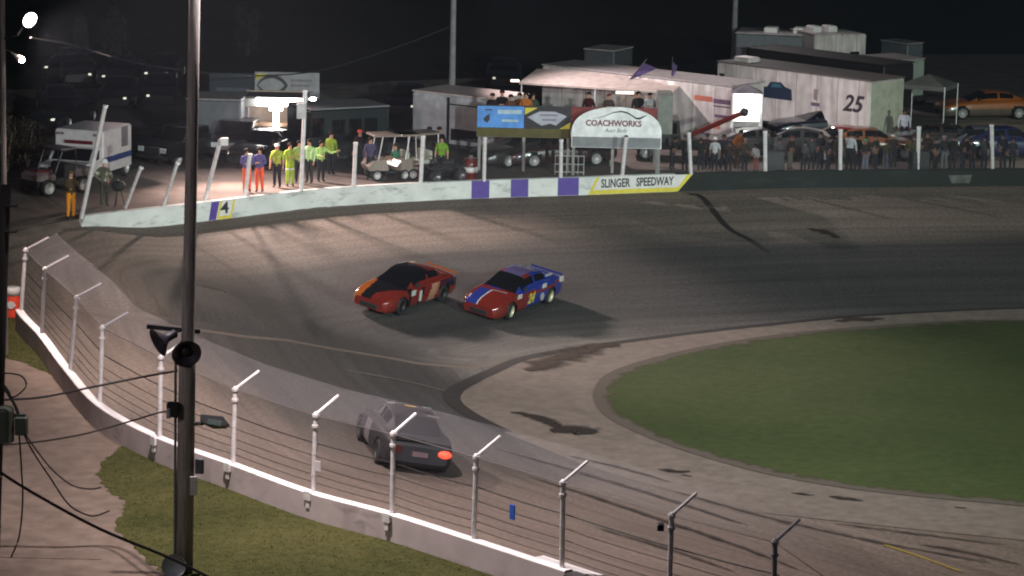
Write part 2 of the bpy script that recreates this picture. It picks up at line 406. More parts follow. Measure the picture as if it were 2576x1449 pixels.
# infield grass
gpx = [(70, 120), (45, 120.8), (28, 120.2), (19.4, 118.2), (15.1, 116.7), (10.4, 114.4), (7.4, 112), (5.1, 109.4), (3.6, 106.9), (3.1, 104.4), (3.1, 102), (3.6, 99.8), (5.2, 96.7), (7.5, 93.8), (9.7, 92.1), (12, 91.1), (15.1, 90.2), (22, 88.2), (34, 82), (50, 66), (66, 54), (84, 56), (93, 75), (90, 104)]
gp = resample(catrom([Vector((x, y, 0)) for x, y in gpx], 10, True), .5, True)
def nodes_grass(name, a, c, d, sc=.25):
    m = bpy.data.materials.new(name); m.use_nodes = True; nt = m.node_tree; L = nt.links; b = nt.nodes['Principled BSDF']
    b.inputs['Roughness'].default_value = .95; b.inputs['Specular IOR Level'].default_value = .15
    tc = nt.nodes.new('ShaderNodeTexCoord')
    def nz(s, det):
        n = nt.nodes.new('ShaderNodeTexNoise'); n.inputs['Scale'].default_value = s; n.inputs['Detail'].default_value = det; L.new(tc.outputs['Object'], n.inputs['Vector']); return n.outputs['Fac']
    r = nt.nodes.new('ShaderNodeValToRGB'); e = r.color_ramp.elements
    e[0].position = .34; e[0].color = (*a, 1); e[1].position = .66; e[1].color = (*c, 1); q = e.new(.5); q.color = (*d, 1)
    mx = nt.nodes.new('ShaderNodeMix'); mx.inputs[0].default_value = .5; L.new(nz(sc, 6), mx.inputs[2]); L.new(nz(sc * 14, 6), mx.inputs[3]); L.new(mx.outputs[0], r.inputs[0])
    L.new(r.outputs[0], b.inputs['Base Color'])
    bp = nt.nodes.new('ShaderNodeBump'); bp.inputs['Strength'].default_value = .8; bp.inputs['Distance'].default_value = .05; L.new(nz(9, 4), bp.inputs['Height']); L.new(bp.outputs[0], b.inputs['Normal'])
    return m
infm = nodes_grass('infield_turf', (.038, .056, .018), (.066, .084, .03), (.051, .069, .023), .18)
def sheet(name, poly, m, zf, dz, kind, jit=0.):
    P = [Vector((p.x + random.uniform(-jit, jit), p.y + random.uniform(-jit, jit), 0)) for p in poly]
    tri = tessellate_polygon([P]); b = MB(); b.add([(p.x, p.y, zf(p.x, p.y) + dz) for p in P], tri)
    return tag(fixn(b.build(name, m)), kind=kind)
def infield():
    nt = infm.node_tree; L = nt.links; b = nt.nodes['Principled BSDF']; src = b.inputs['Base Color'].links[0].from_socket
    uv = nt.nodes.new('ShaderNodeUVMap'); uv.uv_map = 'track'; s_ = nt.nodes.new('ShaderNodeSeparateXYZ'); L.new(uv.outputs[0], s_.inputs[0])
    tc = nt.nodes.new('ShaderNodeTexCoord'); nz = nt.nodes.new('ShaderNodeTexNoise'); nz.inputs['Scale'].default_value = 1.6; nz.inputs['Detail'].default_value = 9; nz.inputs['Roughness'].default_value = .7; L.new(tc.outputs['Object'], nz.inputs['Vector'])
    a = nt.nodes.new('ShaderNodeMath'); a.operation = 'MULTIPLY_ADD'; L.new(nz.outputs['Fac'], a.inputs[0]); a.inputs[1].default_value = 1.3; a.inputs[2].default_value = -.85
    c = nt.nodes.new('ShaderNodeMath'); c.operation = 'ADD'; L.new(a.outputs[0], c.inputs[0]); L.new(s_.outputs[1], c.inputs[1])
    r = nt.nodes.new('ShaderNodeValToRGB'); r.color_ramp.elements[0].position = .18; r.color_ramp.elements[0].color = (.105, .09, .076, 1); r.color_ramp.elements[1].position = .42; r.color_ramp.elements[1].color = (.045, .045, .02, 1); q = r.color_ramp.elements.new(.3); q.color = (.06, .052, .03, 1); L.new(c.outputs[0], r.inputs[0])
    f = nt.nodes.new('ShaderNodeMapRange'); f.inputs[1].default_value = .26; f.inputs[2].default_value = .44; L.new(c.outputs[0], f.inputs[0])
    mx = nt.nodes.new('ShaderNodeMix'); mx.data_type = 'RGBA'; L.new(f.outputs[0], mx.inputs[0]); L.new(r.outputs[0], mx.inputs[6]); L.new(src, mx.inputs[7]); L.new(mx.outputs[2], b.inputs['Base Color'])
    n = len(gp); z = -.75 - drop(17) + .045; b_ = MB(); uv_ = []; gc = Vector((40, 100, 0)); rows = [(0, 0), (.35, .35), (.8, .75), (1.3, 1.)]
    for o, v in rows:
        for i in range(n):
            t = (gp[(i + 1) % n] - gp[i - 1]).normalized(); q = Vector((-t.y, t.x, 0)); q = q if q.dot(gc - gp[i]) > 0 else -q
            p = gp[i] + q * (o - .25); b_.v.append((p.x, p.y, z)); uv_.append((0, v))
    for r_ in range(3):
        for i in range(n): j = (i + 1) % n; b_.f.append((r_ * n + i, r_ * n + j, (r_ + 1) * n + j, (r_ + 1) * n + i)); b_.m.append(0)
    for t in tessellate_polygon([[Vector((*p[:2], 0)) for p in b_.v[3 * n:]]]): b_.f.append(tuple(3 * n + k for k in t)); b_.m.append(0)
    tag(fixn(b_.build('infield_grass', infm, uv=uv_)), kind='structure')
infield()

# worn marks on the racing surface: seam, scorch and oil stains, faint yellow line
def mark(name, pxs, wid, m, dz=.042, jit=0.):
    P = resample(catrom([Vector((*onT(x, y).xy, 0)) for x, y in pxs], 8), .35)
    b = MB(); n = len(P); uv = []
    for i, p in enumerate(P):
        t = (P[min(i + 1, n - 1)] - P[max(i - 1, 0)]).normalized(); q = Vector((-t.y, t.x, 0)); f = i / (n - 1)
        w = (wid(f) if callable(wid) else wid) / 2
        for s in (-1, 1):
            r = p + q * s * w * (1 + random.uniform(-jit, jit)); b.v.append((r.x, r.y, ZT(r.x, r.y) + dz)); uv.append((i * .35, s))
    for i in range(n - 1): b.f.append((2 * i, 2 * i + 1, 2 * i + 3, 2 * i + 2)); b.m.append(0)
    return tag(fixn(b.build(name, m, uv=uv)), kind='structure')
stain = softmat('old_oil_stain', lin(40, 34, 32), 1.)
hump = lambda a, w: (lambda f: a + w * math.sin(math.pi * f) ** .7)
mark('track_seam', [(1734, 491), (1768, 516), (1830, 560), (1890, 605), (1936, 636)], .24, seamm)
0 and mark('thin_post_shadow', [(700, 552), (800, 582), (900, 610), (1010, 640)], .2, stain)  # fence post shadow painted as a dark strip, switched off
0 and mark('thin_post_shadow', [(560, 575), (660, 610), (760, 650), (880, 690)], .18, stain)  # second painted post shadow, switched off too
mark('oil_stain', [(1285, 1041), (1330, 1046), (1380, 1066), (1420, 1082)], hump(.3, .6), stain, jit=.35)
mark('oil_stain', [(1395, 1092), (1440, 1084), (1475, 1088), (1508, 1098)], hump(.4, 1.4), stain, jit=.3)
mark('oil_stain', [(1655, 1184), (1700, 1190), (1735, 1187)], hump(.2, .5), stain, jit=.35)
mark('oil_stain', [(1715, 1197), (1740, 1202), (1765, 1205)], hump(.15, .36), stain, jit=.35)
mark('oil_stain', [(1990, 1243), (2030, 1247), (2075, 1250)], hump(.15, .4), stain, jit=.35)
mark('oil_stain', [(2085, 1252), (2130, 1258), (2175, 1263)], hump(.15, .36), stain, jit=.35)
mark('oil_stain', [(2400, 1279), (2425, 1281), (2440, 1282)], hump(.15, .32), stain, jit=.35)
mark('dirt_patch', [(1330, 936), (1400, 905), (1480, 880), (1560, 868)], hump(.5, 1.8), MT.setdefault('scattered_dirt', softmat('scattered_dirt', lin(56, 46, 38), .8, 1.8)), dz=.05, jit=.3)
mark('dirt_patch', [(2100, 812), (2160, 806), (2230, 804)], hump(.2, .7), MT['scattered_dirt'], dz=.05, jit=.3)
scuffm = softmat('tyre_scuff', lin(60, 50, 40), .7, 3)
mark('tyre_scuff', [(2030, 552), (2065, 556), (2095, 580), (2120, 604)], hump(.15, .7), scuffm, jit=.35)
skid = softmat('tyre_rubber_streak', lin(52, 46, 44), .6, 1.2)
for pl, w in (([(1240, 1130), (1420, 1180), (1620, 1240), (1900, 1330)], .3), ([(1330, 1200), (1560, 1275), (1840, 1370), (2020, 1440)], .35), ([(1700, 1240), (1950, 1310), (2200, 1365), (2500, 1420)], .22),
              ([(2310, 1372), (2420, 1390), (2576, 1425)], .16), ([(2100, 1320), (2300, 1345), (2540, 1375)], .16), ([(1500, 1330), (1700, 1390), (1860, 1445)], .3), ([(1430, 1150), (1560, 1180), (1700, 1220)], .2)):
    mark('rubber_streak', pl, hump(.08, w * 1.6), skid, jit=.2)
mark('yellow_line', [(2225, 1374), (2290, 1395), (2350, 1416), (2430, 1446)], .22, softmat('faded_yellow', lin(150, 130, 62), .8, 2))
palem = softmat('pale_line_paint', lin(140, 132, 124), .5, 2)
mark('pale_line', [(870, 934), (950, 948), (1050, 968), (1140, 992)], .16, palem)

# grass verge by the near wall, with standing blades
verm = nodes_grass('verge_turf', (.036, .04, .012), (.084, .078, .028), (.056, .058, .018), .35)
v1 = [(40, 800), (58, 800), (112, 862), (172, 943), (230, 1005), (258, 1030), (240, 1032), (200, 985), (150, 955), (110, 935), (60, 912), (-30, 895), (-30, 800)]
v2 = [(318, 1112), (395, 1128), (470, 1160), (587, 1205), (780, 1278), (985, 1334), (1190, 1402), (1300, 1449), (1500, 1530), (1500, 1600), (500, 1600), (455, 1480), (405, 1442), (364, 1405), (319, 1360), (285, 1322), (307, 1303), (311, 1262), (262, 1225), (244, 1191), (255, 1165), (290, 1138)]
P = [onG(x, y) for x, y in ((-80, 700), (10, 740), (60, 812), (120, 880), (200, 985), (250, 1032), (330, 1085), (400, 1122), (500, 1180), (620, 1230), (560, 1600), (-300, 1600), (-300, 800))]; sheet('path', [Vector((p.x - .05, p.y - .25, 0)) for p in P], pathm, ZG, .008, 'structure', 0)
blades = MB()
for nm, pl in (('a', v1), ('b', v2)):
    P = [onG(x, y) for x, y in pl]; P = resample([Vector((p.x, p.y, 0)) for p in P], .22, True)
    sheet('grass_verge', P, verm, ZG, .02, 'stuff', .09)
    xs = [p.x for p in P]; ys = [p.y for p in P]; A = np.array([(p.x, p.y) for p in P])
    cnt = 0; tries = 0; want = 15000 if nm == 'b' else 4000
    while cnt < want and tries < want * 6:
        tries += 1; x = random.uniform(min(xs), max(xs)); y = random.uniform(max(min(ys), 68), max(ys)); ins = False
        j = len(A) - 1
        yi = A[:, 1]; xi = A[:, 0]; yj = np.roll(yi, 1); xj = np.roll(xi, 1)
        c = ((yi > y) != (yj > y)) & (x < (xj - xi) * (y - yi) / (yj - yi + 1e-12) + xi)
        if c.sum() % 2 == 0: continue
        cnt += 1; h = random.uniform(.012, .04) * (1.7 if random.random() < .05 else 1); w = random.uniform(.008, .02); a = random.uniform(0, 6.28); z = ZG(x, y) + .015
        dx, dy = math.cos(a) * w, math.sin(a) * w; lx, ly = random.uniform(-.05, .05), random.uniform(-.05, .05)
        blades.add([(x - dx, y - dy, z), (x + dx, y + dy, z), (x + lx, y + ly, z + h)], [(0, 1, 2)])
tag(blades.build('grass_blades', verm), kind='stuff')

# ---------------------------------------------------------------- walls
def normals(C, toward):
    out = []
    for i in range(len(C)):
        t = (C[min(i + 1, len(C) - 1)] - C[max(i - 1, 0)]).normalized(); n = Vector((-t.y, t.x, 0))
        if n.dot(toward - C[i]) < 0: n = -n
        out.append(n)
    return out
def wallmesh(C, Nn, o0, o1, zb, zt=0., taper0=None):
    b = MB(); n = len(C); c = .025
    prof = [(o0, zb), (o0, zt - c), (o0 + c, zt), (o1 - c, zt), (o1, zt - c), (o1, zb)]
    for i in range(n):
        for o, z in prof:
            zz = z
            if taper0 and i < taper0: zz = lerp(zb, z, .25 + .75 * i / taper0) if z > zb else z
            q = C[i] + Nn[i] * o; b.v.append((q.x, q.y, zz))
    m = len(prof)
    for i in range(n - 1):
        for k in range(m - 1):
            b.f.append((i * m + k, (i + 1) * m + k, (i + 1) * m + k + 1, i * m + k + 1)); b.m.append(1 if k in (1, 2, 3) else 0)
    b.f += [tuple(range(m - 1, -1, -1)), tuple(range((n - 1) * m, n * m))]; b.m += [0, 0]
    return b
nearN = normals(nearC, cen); farN = normals(farC, Vector((5, 100, 0)))
def wallmat(name, base, dirt, sc):
    m = mat(name, base, rough=.8, var=.12, scale=1.3, bump=.2); nt = m.node_tree; L = nt.links; b = nt.nodes['Principled BSDF']
    src = b.inputs['Base Color'].links[0].from_socket
    tc = nt.nodes.new('ShaderNodeTexCoord'); n = nt.nodes.new('ShaderNodeTexNoise'); n.inputs['Scale'].default_value = sc; n.inputs['Detail'].default_value = 9; n.inputs['Roughness'].default_value = .65
    mp = nt.nodes.new('ShaderNodeMapping'); mp.inputs['Scale'].default_value = (1, 1, 3); L.new(tc.outputs['Object'], mp.inputs[0]); L.new(mp.outputs[0], n.inputs['Vector'])
    r = nt.nodes.new('ShaderNodeValToRGB'); r.color_ramp.elements[0].position = .56; r.color_ramp.elements[1].position = .72; L.new(n.outputs['Fac'], r.inputs[0])
    mx = nt.nodes.new('ShaderNodeMix'); mx.data_type = 'RGBA'; L.new(r.outputs[0], mx.inputs[0]); L.new(src, mx.inputs[6]); mx.inputs[7].default_value = (*dirt, 1); L.new(mx.outputs[2], b.inputs['Base Color'])
    return m
farwm = wallmat('scuffed_white_wall', lin(214, 216, 214), lin(150, 152, 152), .9)
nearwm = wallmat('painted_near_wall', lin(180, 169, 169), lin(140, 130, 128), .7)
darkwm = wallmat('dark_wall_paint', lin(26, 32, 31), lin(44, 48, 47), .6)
topwm = wallmat('lit_wall_top', lin(236, 232, 232), lin(205, 198, 196), .7)  # top whiter than the wall face: overhead light put into the colour
kA = min(range(len(nearC)), key=lambda i: (nearC[i].xy - at(47, 775, 0).xy).length)
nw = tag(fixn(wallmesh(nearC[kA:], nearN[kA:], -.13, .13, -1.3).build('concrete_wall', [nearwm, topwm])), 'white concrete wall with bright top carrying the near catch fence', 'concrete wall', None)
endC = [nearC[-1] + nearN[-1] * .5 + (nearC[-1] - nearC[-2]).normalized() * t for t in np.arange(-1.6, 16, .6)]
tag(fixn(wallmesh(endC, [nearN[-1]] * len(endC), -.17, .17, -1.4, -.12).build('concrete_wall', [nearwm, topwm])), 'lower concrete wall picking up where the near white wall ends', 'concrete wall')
# end block where the near wall stops
e = nearC[-1]; tdir = (nearC[-1] - nearC[-3]).normalized(); Me = frame((e.x, e.y, -.7), tdir, nearN[-1])
tag(MB().box(.03, .5, -.2, .2, -.5, .66, ch=.03, M=Me).build('end_block', mm('dark_concrete', lin(60, 58, 58), rough=.9, var=.25, scale=2)), 'dark block closing the end of the near white wall', 'wall block')
FS = [0.]
for a, q in zip(farC, farC[1:]): FS.append(FS[-1] + (q - a).length)
def fpos(s):
    i = min(max(int(s / .5), 0), len(farC) - 2); t = (s - FS[i]) / (FS[i + 1] - FS[i])
    return farC[i].lerp(farC[i + 1], t), farN[i].lerp(farN[i + 1], min(1, max(0, t)))
FPXs = [proj((p.x, p.y, -.3))[0] for p in farC]
def s_of(px): return float(np.interp(px, FPXs, FS))
isp = int(s_of(1722) / .5)
fw = thing('concrete_wall', 'scuffed white concrete wall with purple stripes round the far turn', 'concrete wall', farC[0])
fixn(wallmesh(farC[:isp + 1], farN[:isp + 1], -.3, .0, -1.3, taper0=1).build('wall_body', [farwm, farwm], fw, world=True))
dw = tag(fixn(wallmesh(farC[isp:], farN[isp:], -.3, .0, -1.3).build('concrete_wall', [darkwm, darkwm])), 'dark painted concrete wall right of the yellow and white lettered stretch', 'concrete wall')
purple = paint('purple_paint', (86, 66, 150), rough=.6, coat=0); yellow = paint('yellow_paint', (216, 200, 70), rough=.6, coat=0)
lettm = paint('dark_lettering', (40, 42, 52), rough=.6, coat=0)
def wpanel(name, quad, m, off, n=10):                    # quad: px at (top-left, top-right, bottom-left, bottom-right), z top, z bottom
    tl, tr_, bl, br, zt, zb = quad; b = MB()
    for i in range(n + 1):
        for f in (0, 1):
            s = lerp(lerp(s_of(tl), s_of(tr_), i / n), lerp(s_of(bl), s_of(br), i / n), f); p, nn = fpos(s); q = p + nn * off; b.v.append((q.x, q.y, lerp(zt, zb, f)))
    for i in range(n): b.f.append((2 * i, 2 * i + 1, 2 * i + 3, 2 * i + 2)); b.m.append(0)
    return fixn(b.build(name, m, fw, world=True))
for a, c in ((1186, 1231), (1285, 1329), (1403, 1456)): wpanel('purple_stripe', (a, c, a, c, -.005, -.74), purple, .006)
wpanel('purple_stripe', (532, 552, 525, 543, -.03, -.74), purple, .006)
wpanel('yellow_edge', (553, 592, 546, 582, -.03, -.74), yellow, .006); wpanel('number_panel', (559, 586, 551, 579, -.03, -.62), whitep, .011)
wpanel('yellow_edge', (1500, 1742, 1480, 1706, -.03, -.74), yellow, .006); wpanel('name_panel', (1508, 1728, 1492, 1706, -.03, -.56), whitep, .011)
wpanel('scuff_mark', (2385, 2445, 2395, 2440, -.25, -.6), mm('pale_scuff', lin(92, 94, 92), rough=.9, var=.4, scale=3), .006)
def wtext(body, pxc, zc, size, width, shear=0., flip=1):
    vs, fs = textmesh(body, size, .003, shear, .012); w = max(v[0] for v in vs) - min(v[0] for v in vs); s0 = s_of(pxc); b = MB()
    for x, y, z in vs:
        p, nn = fpos(s0 + x * width / w); q = p + nn * (.016 + z); b.v.append((q.x, q.y, zc + y))
    b.f = [tuple(f) for f in fs]; b.m = [0] * len(fs); return b.build('lettering', lettm, fw, world=True)
def span(a, c): return abs(s_of(c) - s_of(a))
wtext('SLINGER', 1548, -.31, .5, span(1511, 1584)); wtext('SPEEDWAY', 1647, -.3, .5, span(1600, 1694)); wtext('4', 565, -.33, .62, .42)

# ---------------------------------------------------------------- catch fences
def wires(b, corners, sp, w):                            # diamond mesh of thin real wires on a four-cornered bay (a bottom-left, b bottom-right, c top-right, d top-left)
    A, B, C, D = [Vector(p) for p in corners]; W = ((B - A).length + (C - D).length) / 2; H = ((D - A).length + (C - B).length) / 2
    nrm = (B - A).cross(D - A).normalized()
    P = lambda u, v: A.lerp(B, u / W).lerp(D.lerp(C, u / W), v / H)
    for sg in (1, -1):
        c = -H if sg > 0 else 0
        c0 = c
        while c < (W if sg > 0 else W + H):
            if sg > 0: u0, v0, u1, v1 = c, 0, c + H, H
            else: u0, v0, u1, v1 = c, 0, c - H, H
            pts = []
            for t in (0, 1): pass
            du = u1 - u0
            ta, tb = 0., 1.
            if du != 0:
                t0 = (0 - u0) / du; t1 = (W - u0) / du; lo, hi = min(t0, t1), max(t0, t1); ta, tb = max(ta, lo), min(tb, hi)
            if tb - ta > .02:
                p = P(u0 + du * ta, H * ta); q = P(u0 + du * tb, H * tb); d = (q - p).normalized(); s = d.cross(nrm) * w / 2; o = nrm * (.002 * sg)
                b.add([p - s + o, p + s + o, q + s + o, q - s + o], [(0, 1, 2, 3)])
            c += sp
def solve_top(B, px, py, n, lean=None):
    y = B.y; T = atd(px, py, y)
    for _ in range(4):
        l = (T.x - B.x) / n.x if (lean is None and abs(n.x) > .4) else (lean or .1) * (T.z - B.z)
        T = atd(px, py, B.y + l * n.y)
    return T
def nidx(C, p): return min(range(len(C)), key=lambda i: (C[i].xy - p.xy).length)
nb = [((52, 780), (72, 630)), ((103, 838), (120, 678)), ((175, 928), (205, 750)), ((250, 1010), (262, 825)), ((400, 1099), (407, 900)), ((585, 1165), (595, 980)), ((787, 1236), (797, 1045)), ((985, 1291), (990, 1092)), ((1190, 1355), (1200, 1150)), ((1412, 1427), (1415, 1215)), ((1681, 1513), (1690, 1298)), ((1942, 1582), (1948, 1365)), ((2215, 1770), (2221, 1555))]
nf = thing('catch_fence', 'tall chain link catch fence with angled arms along the near wall', 'fence', nearC[0])
bases = []; tops = []; ins = []
rust = mm('rusty_band', lin(150, 100, 70), rough=.8, var=.3, scale=6)
for (bx, by), (tx, ty) in nb:
    B = at(bx, by, 0); i = nidx(nearC, B); n = nearN[i]; B = B + n * .02; T = atd(tx, ty, B.y); T = Vector((lerp(B.x, T.x, .6), B.y, T.z))
    bases.append(B); tops.append(T); ins.append(n)
for i, (B, T, n) in enumerate(zip(bases, tops, ins)):
    p = MB(); p.tube([B - Vector((0, 0, .02)), T], .062, 10)
    for f in (.86, 1.0): p.tube([B.lerp(T, f) - Vector((0, 0, .035)), B.lerp(T, f) + Vector((0, 0, .03))], .092, 10)
    for f in (.22, .5): p.tube([B.lerp(T, f) - Vector((0, 0, .015)), B.lerp(T, f) + Vector((0, 0, .015))], .07, 8)
    po = p.build('post', steel, nf, world=True)
    a = MB(); a.tube([T + Vector((0, 0, .02)), T + n * .74 + Vector((0, 0, .4))], .04, 8); a.build('arm', steel if i > 3 else wire_m, nf, world=True)
    c = MB(); c.lathe([(.06, 0), (.06, .03), (.03, .06), (0, .065)], 8, M=Matrix.Translation(T + Vector((0, 0, .03)))); c.build('post_cap', steel, nf, world=True)
    if 3 < i < 8:
        q = MB(); F = frame((B.x, B.y, -.1), (-n.y, n.x, 0), (0, 0, 1)); q.box(-.13, .13, -.1, .12, -.22, -.145, ch=.02, M=F); q.box(-.07, .07, -.3, -.1, -.2, -.145, ch=.02, M=F); q.build('foot_clamp', steel, nf, world=True)
up = Vector((0, 0, 1))
ver = MB(); ov = MB(); cab = MB()
tip = [T + n * .98 + up * .53 for T, n in zip(tops, ins)]
for i in range(len(bases) - 1):
    v = MB(); wires(v, (bases[i] + ins[i] * .07, bases[i + 1] + ins[i + 1] * .07, tops[i + 1] + ins[i + 1] * .07, tops[i] + ins[i] * .07), .075, .0008); v.build('mesh_panel', wire_m, nf, world=True)
    v = MB(); wires(v, (tops[i] + up * .03, tops[i + 1] + up * .03, tip[i + 1], tip[i]), .065, .0023); v.build('overhang_mesh', wire_m, nf, world=True)
for f in (.1, .2, .31, .45, .62):
    pts = []
    for i in range(len(bases) - 1):
        a = bases[i].lerp(tops[i], f) + ins[i] * .1; c = bases[i + 1].lerp(tops[i + 1], f) + ins[i + 1] * .1; pts += cablepts(a, c, .015 + .02 * random.random(), 4)[:-1]
    pts.append(bases[-1].lerp(tops[-1], f) + ins[-1] * .1); t = MB(); t.tube(pts, .011 if f < .6 else .016, 5); t.build('cable', cable_m, nf, world=True)
t = MB(); t.tube([T + up * .0 for T in tops], .01, 5); t.build('top_rail', mm('dull_wire', lin(120, 116, 118), rough=.6, metal=.3), nf, world=True)
# small things hung on the near fence
def hung(name, label, cat, px, py, w, h, m, dz=0.):
    d = atd(px, py, 100); best = None
    for i in range(len(bases) - 1):
        for f in np.linspace(0, 1, 30):
            p = bases[i].lerp(bases[i + 1], f)
            qx = proj(p + up)[0]
            if best is None or abs(qx - px) < best[0]: best = (abs(qx - px), p, ins[i], (bases[i + 1] - bases[i]).normalized())
    _, p, n, t = best; z = atd(px, py, p.y).z; q = Vector((p.x, p.y, z)) - n * .02
    b = MB(); b.box(-w / 2, w / 2, -h / 2, h / 2, 0, .03, ch=.006, M=frame(q, t, up)); return tag(b.build(name, m), label, cat)
hs = hung('hanging_tag', 'small bright blue tag hung on the near fence mesh', 'sign', 1294, 1288, .17, .36, paint('tag_blue', (40, 90, 190)))
hung('fence_plate', 'small pale square plate on the near fence beside a post', 'sign', 800, 1172, .2, .26, mm('pale_plate', lin(190, 184, 186), rough=.5, var=.1))
p = atd(1668, 1326, bases[10].y - .1)
tag(MB().box(-.13, .02, -.1, .1, -.07, .08, ch=.015, M=Matrix.Translation(p)).build('junction_box', darkm), 'dark junction box clamped to the fence post at lower right', 'junction box')

ff = thing('catch_fence', 'catch fence of steel posts on the far turn wall', 'fence', farC[0])
fb = [((210, 547), (265, 265)), ((320, 520), (355, 420)), ((415, 517), (447, 408)), ((520, 503), (555, 352)), ((622, 492), (629, 387)), ((762, 480), (768, 228)), ((893, 469), (895, 358)), ((1061, 460), (1065, 342)), ((1220, 454), (1220, 345)), ((1413, 447), (1412, 350)), ((1568, 442), (1575, 345)), ((1741, 437), (1733, 333)), ((1928, 431), (1925, 330)), ((2116, 428), (2115, 325)), ((2311, 427), (2312, 318)), ((2499, 425), (2495, 313)), ((2690, 425), (2688, 312))]
fB = []; fT = []; fN = []
for k, ((bx, by), (tx, ty)) in enumerate(fb):
    B = at(bx, by, 0); n = farN[nidx(farC, B)]; B = B - n * .12; T = solve_top(B, tx, ty, n, None if k < 5 else .06)
    fB.append(B); fT.append(T); fN.append(n)
    q = MB(); q.tube([B - up * .05, T], .085 if k not in (1, 2) else .07, 10); q.tube([T - up * .1, T], .1, 10); q.build('post', steel, ff, world=True)
    if k in (10, 11): q = MB(); q.lathe([(.1, 0), (.1, .05), (.05, .09), (0, .1)], 10, M=Matrix.Translation(T)); q.build('post_cap', chrome, ff, world=True)
for i in range(len(fB) - 1):
    H = 1.75
    a, c = fB[i] + fN[i] * .1, fB[i + 1] + fN[i + 1] * .1; da = (fT[i] - fB[i]); dc = (fT[i + 1] - fB[i + 1])
    v = MB(); wires(v, (a, c, c + dc * min(1, H / dc.z), a + da * min(1, H / da.z)), .15, .0024); v.build('mesh_panel', wire_m, ff, world=True)
T = fT[3]; q = MB(); q.box(-.02, .3, -.14, .14, -.2, .08, ch=.03, M=Matrix.Translation(T)); tag(q.build('flood_lamp', whitep), 'small white lamp head on a leaning far fence post', 'lamp')
T = fB[5].lerp(fT[5], .8); q = MB(); q.box(-.3, .08, -.2, .1, -.3, .3, ch=.03, M=Matrix.Translation(T)); tag(q.build('control_box', mm('pale_box', lin(190, 190, 190), rough=.5)), 'pale box on the tallest post of the far fence', 'equipment box')
# ---------------------------------------------------------------- speaker pole in front of the fence
pb = at(462, 1440, -.7)
def pxy(px, py, dy=0.): return atd(px, py, pb.y + dy)
sp = thing('utility_pole', 'tall dark utility pole in front of the near fence carrying two horns', 'utility pole', pb)
ptop = pb + Vector((.3, 0, 17.5))
b = MB(); b.tube([pb - up * .3, pb + Vector((.08, 0, 5.0)), pb + Vector((.09, 0, 5.5)), pb + Vector((.19, 0, 11)), ptop], [.215, .195, .155, .135, .115], 14); b.build('pole', wood, sp, True, world=True)
b = MB()
for o in (-.2, .19): b.tube([pb + Vector((o, -.1, 0)), pb + Vector((o * .9, -.1, 5.3))], .035, 6)
b.build('conduit', mm('grey_conduit', lin(110, 112, 112), rough=.6), sp, world=True)
a = pxy(372, 826); c = pxy(496, 838); b = MB(); b.box(-.62, .62, -.05, .05, -.05, .05, M=frame((a + c) / 2 + Vector((0, .22, 0)), c - a, up)); b.build('crossbar', darkm, sp, world=True)
for (px, py, aim, lb) in ((404, 858, (-.75, -.45, -.35), 'l'), (468, 886, (.25, -.9, -.3), 'r')):
    o = pxy(px, py, -.3); z = Vector(aim).normalized(); x = z.cross(up).normalized(); y = z.cross(x)
    Mh = frame(o - z * .1, x, y); Mh = Matrix(((x.x, y.x, z.x, o.x), (x.y, y.y, z.y, o.y), (x.z, y.z, z.z, o.z), (0, 0, 0, 1)))
    h = thing('horn_speaker', 'round horn speaker turned left on the dark utility pole' if lb == 'l' else 'round dark horn speaker facing the grandstand on the utility pole', 'speaker', o)
    b = MB(); b.lathe([(.08, -.42), (.1, -.4), (.1, -.2), (.14, -.12), (.24, -.02), (.34, .06), (.35, .08), (.33, .07), (.2, -.04), (.1, -.1)], 20, M=Mh); b.build('bell', mm('horn_grey', lin(44, 41, 50), rough=.5), h, True, world=True)
    b = MB(); b.lathe([(0, .02), (.09, 0), (.12, -.06), (.1, -.09)], 14, M=Mh); b.build('inner_horn', darkm, h, True, world=True)
    b = MB(); q = o - z * .3; b.tube([q, Vector((pb.x, pb.y, q.z + .15)), Vector((pb.x, pb.y, q.z + .3))], .03, 6); b.build('bracket', darkm, h, world=True)
def boxat(name, label, cat, px, py, w, h, d, m, dy=-.25, ch=.02):
    o = pxy(px, py, dy); b = MB(); b.box(-w / 2, w / 2, -d / 2, d / 2, -h / 2, h / 2, ch=ch, M=Matrix.Translation(o)); return tag(b.build(name, m), label, cat)
boxat('meter_box', 'small dark box on the left side of the utility pole', 'equipment box', 434, 1030, .26, .34, .2, darkm)
boxat('meter_box', 'pale small box beside the dark one left of the utility pole', 'equipment box', 424, 1038, .1, .26, .1, mm('pale_box', lin(190, 190, 190), rough=.5), dy=-.3)
boxat('switch_box', 'grey switch box on the right side of the utility pole', 'equipment box', 502, 1172, .2, .34, .2, mm('grey_box', lin(90, 92, 95), rough=.5), dy=-.1)
boxat('notice_plate', 'pale notice plate strapped low on the utility pole', 'sign', 487, 1222, .17, .44, .03, MT['pale_box'], dy=-.3, ch=.006)
o = pxy(437, 1424, -.5); z = Vector((.1, -1, .15)).normalized(); x = z.cross(up).normalized(); y = z.cross(x)
Md = Matrix(((x.x, y.x, z.x, o.x), (x.y, y.y, z.y, o.y), (x.z, y.z, z.z, o.z), (0, 0, 0, 1)))
d = thing('dish', 'round pale satellite dish at the foot of the utility pole', 'satellite dish', o)
MB().lathe([(0, -.1), (.15, -.08), (.27, 0), (.29, .03), (.27, .015), (.14, -.05), (0, -.07)], 18, M=Md).build('reflector', mm('dish_grey', lin(150, 158, 165), rough=.5), d, True, world=True)
b = MB(); b.tube([o - z * .08, o - z * .4], .025, 6); b.build('mount', darkm, d, world=True)
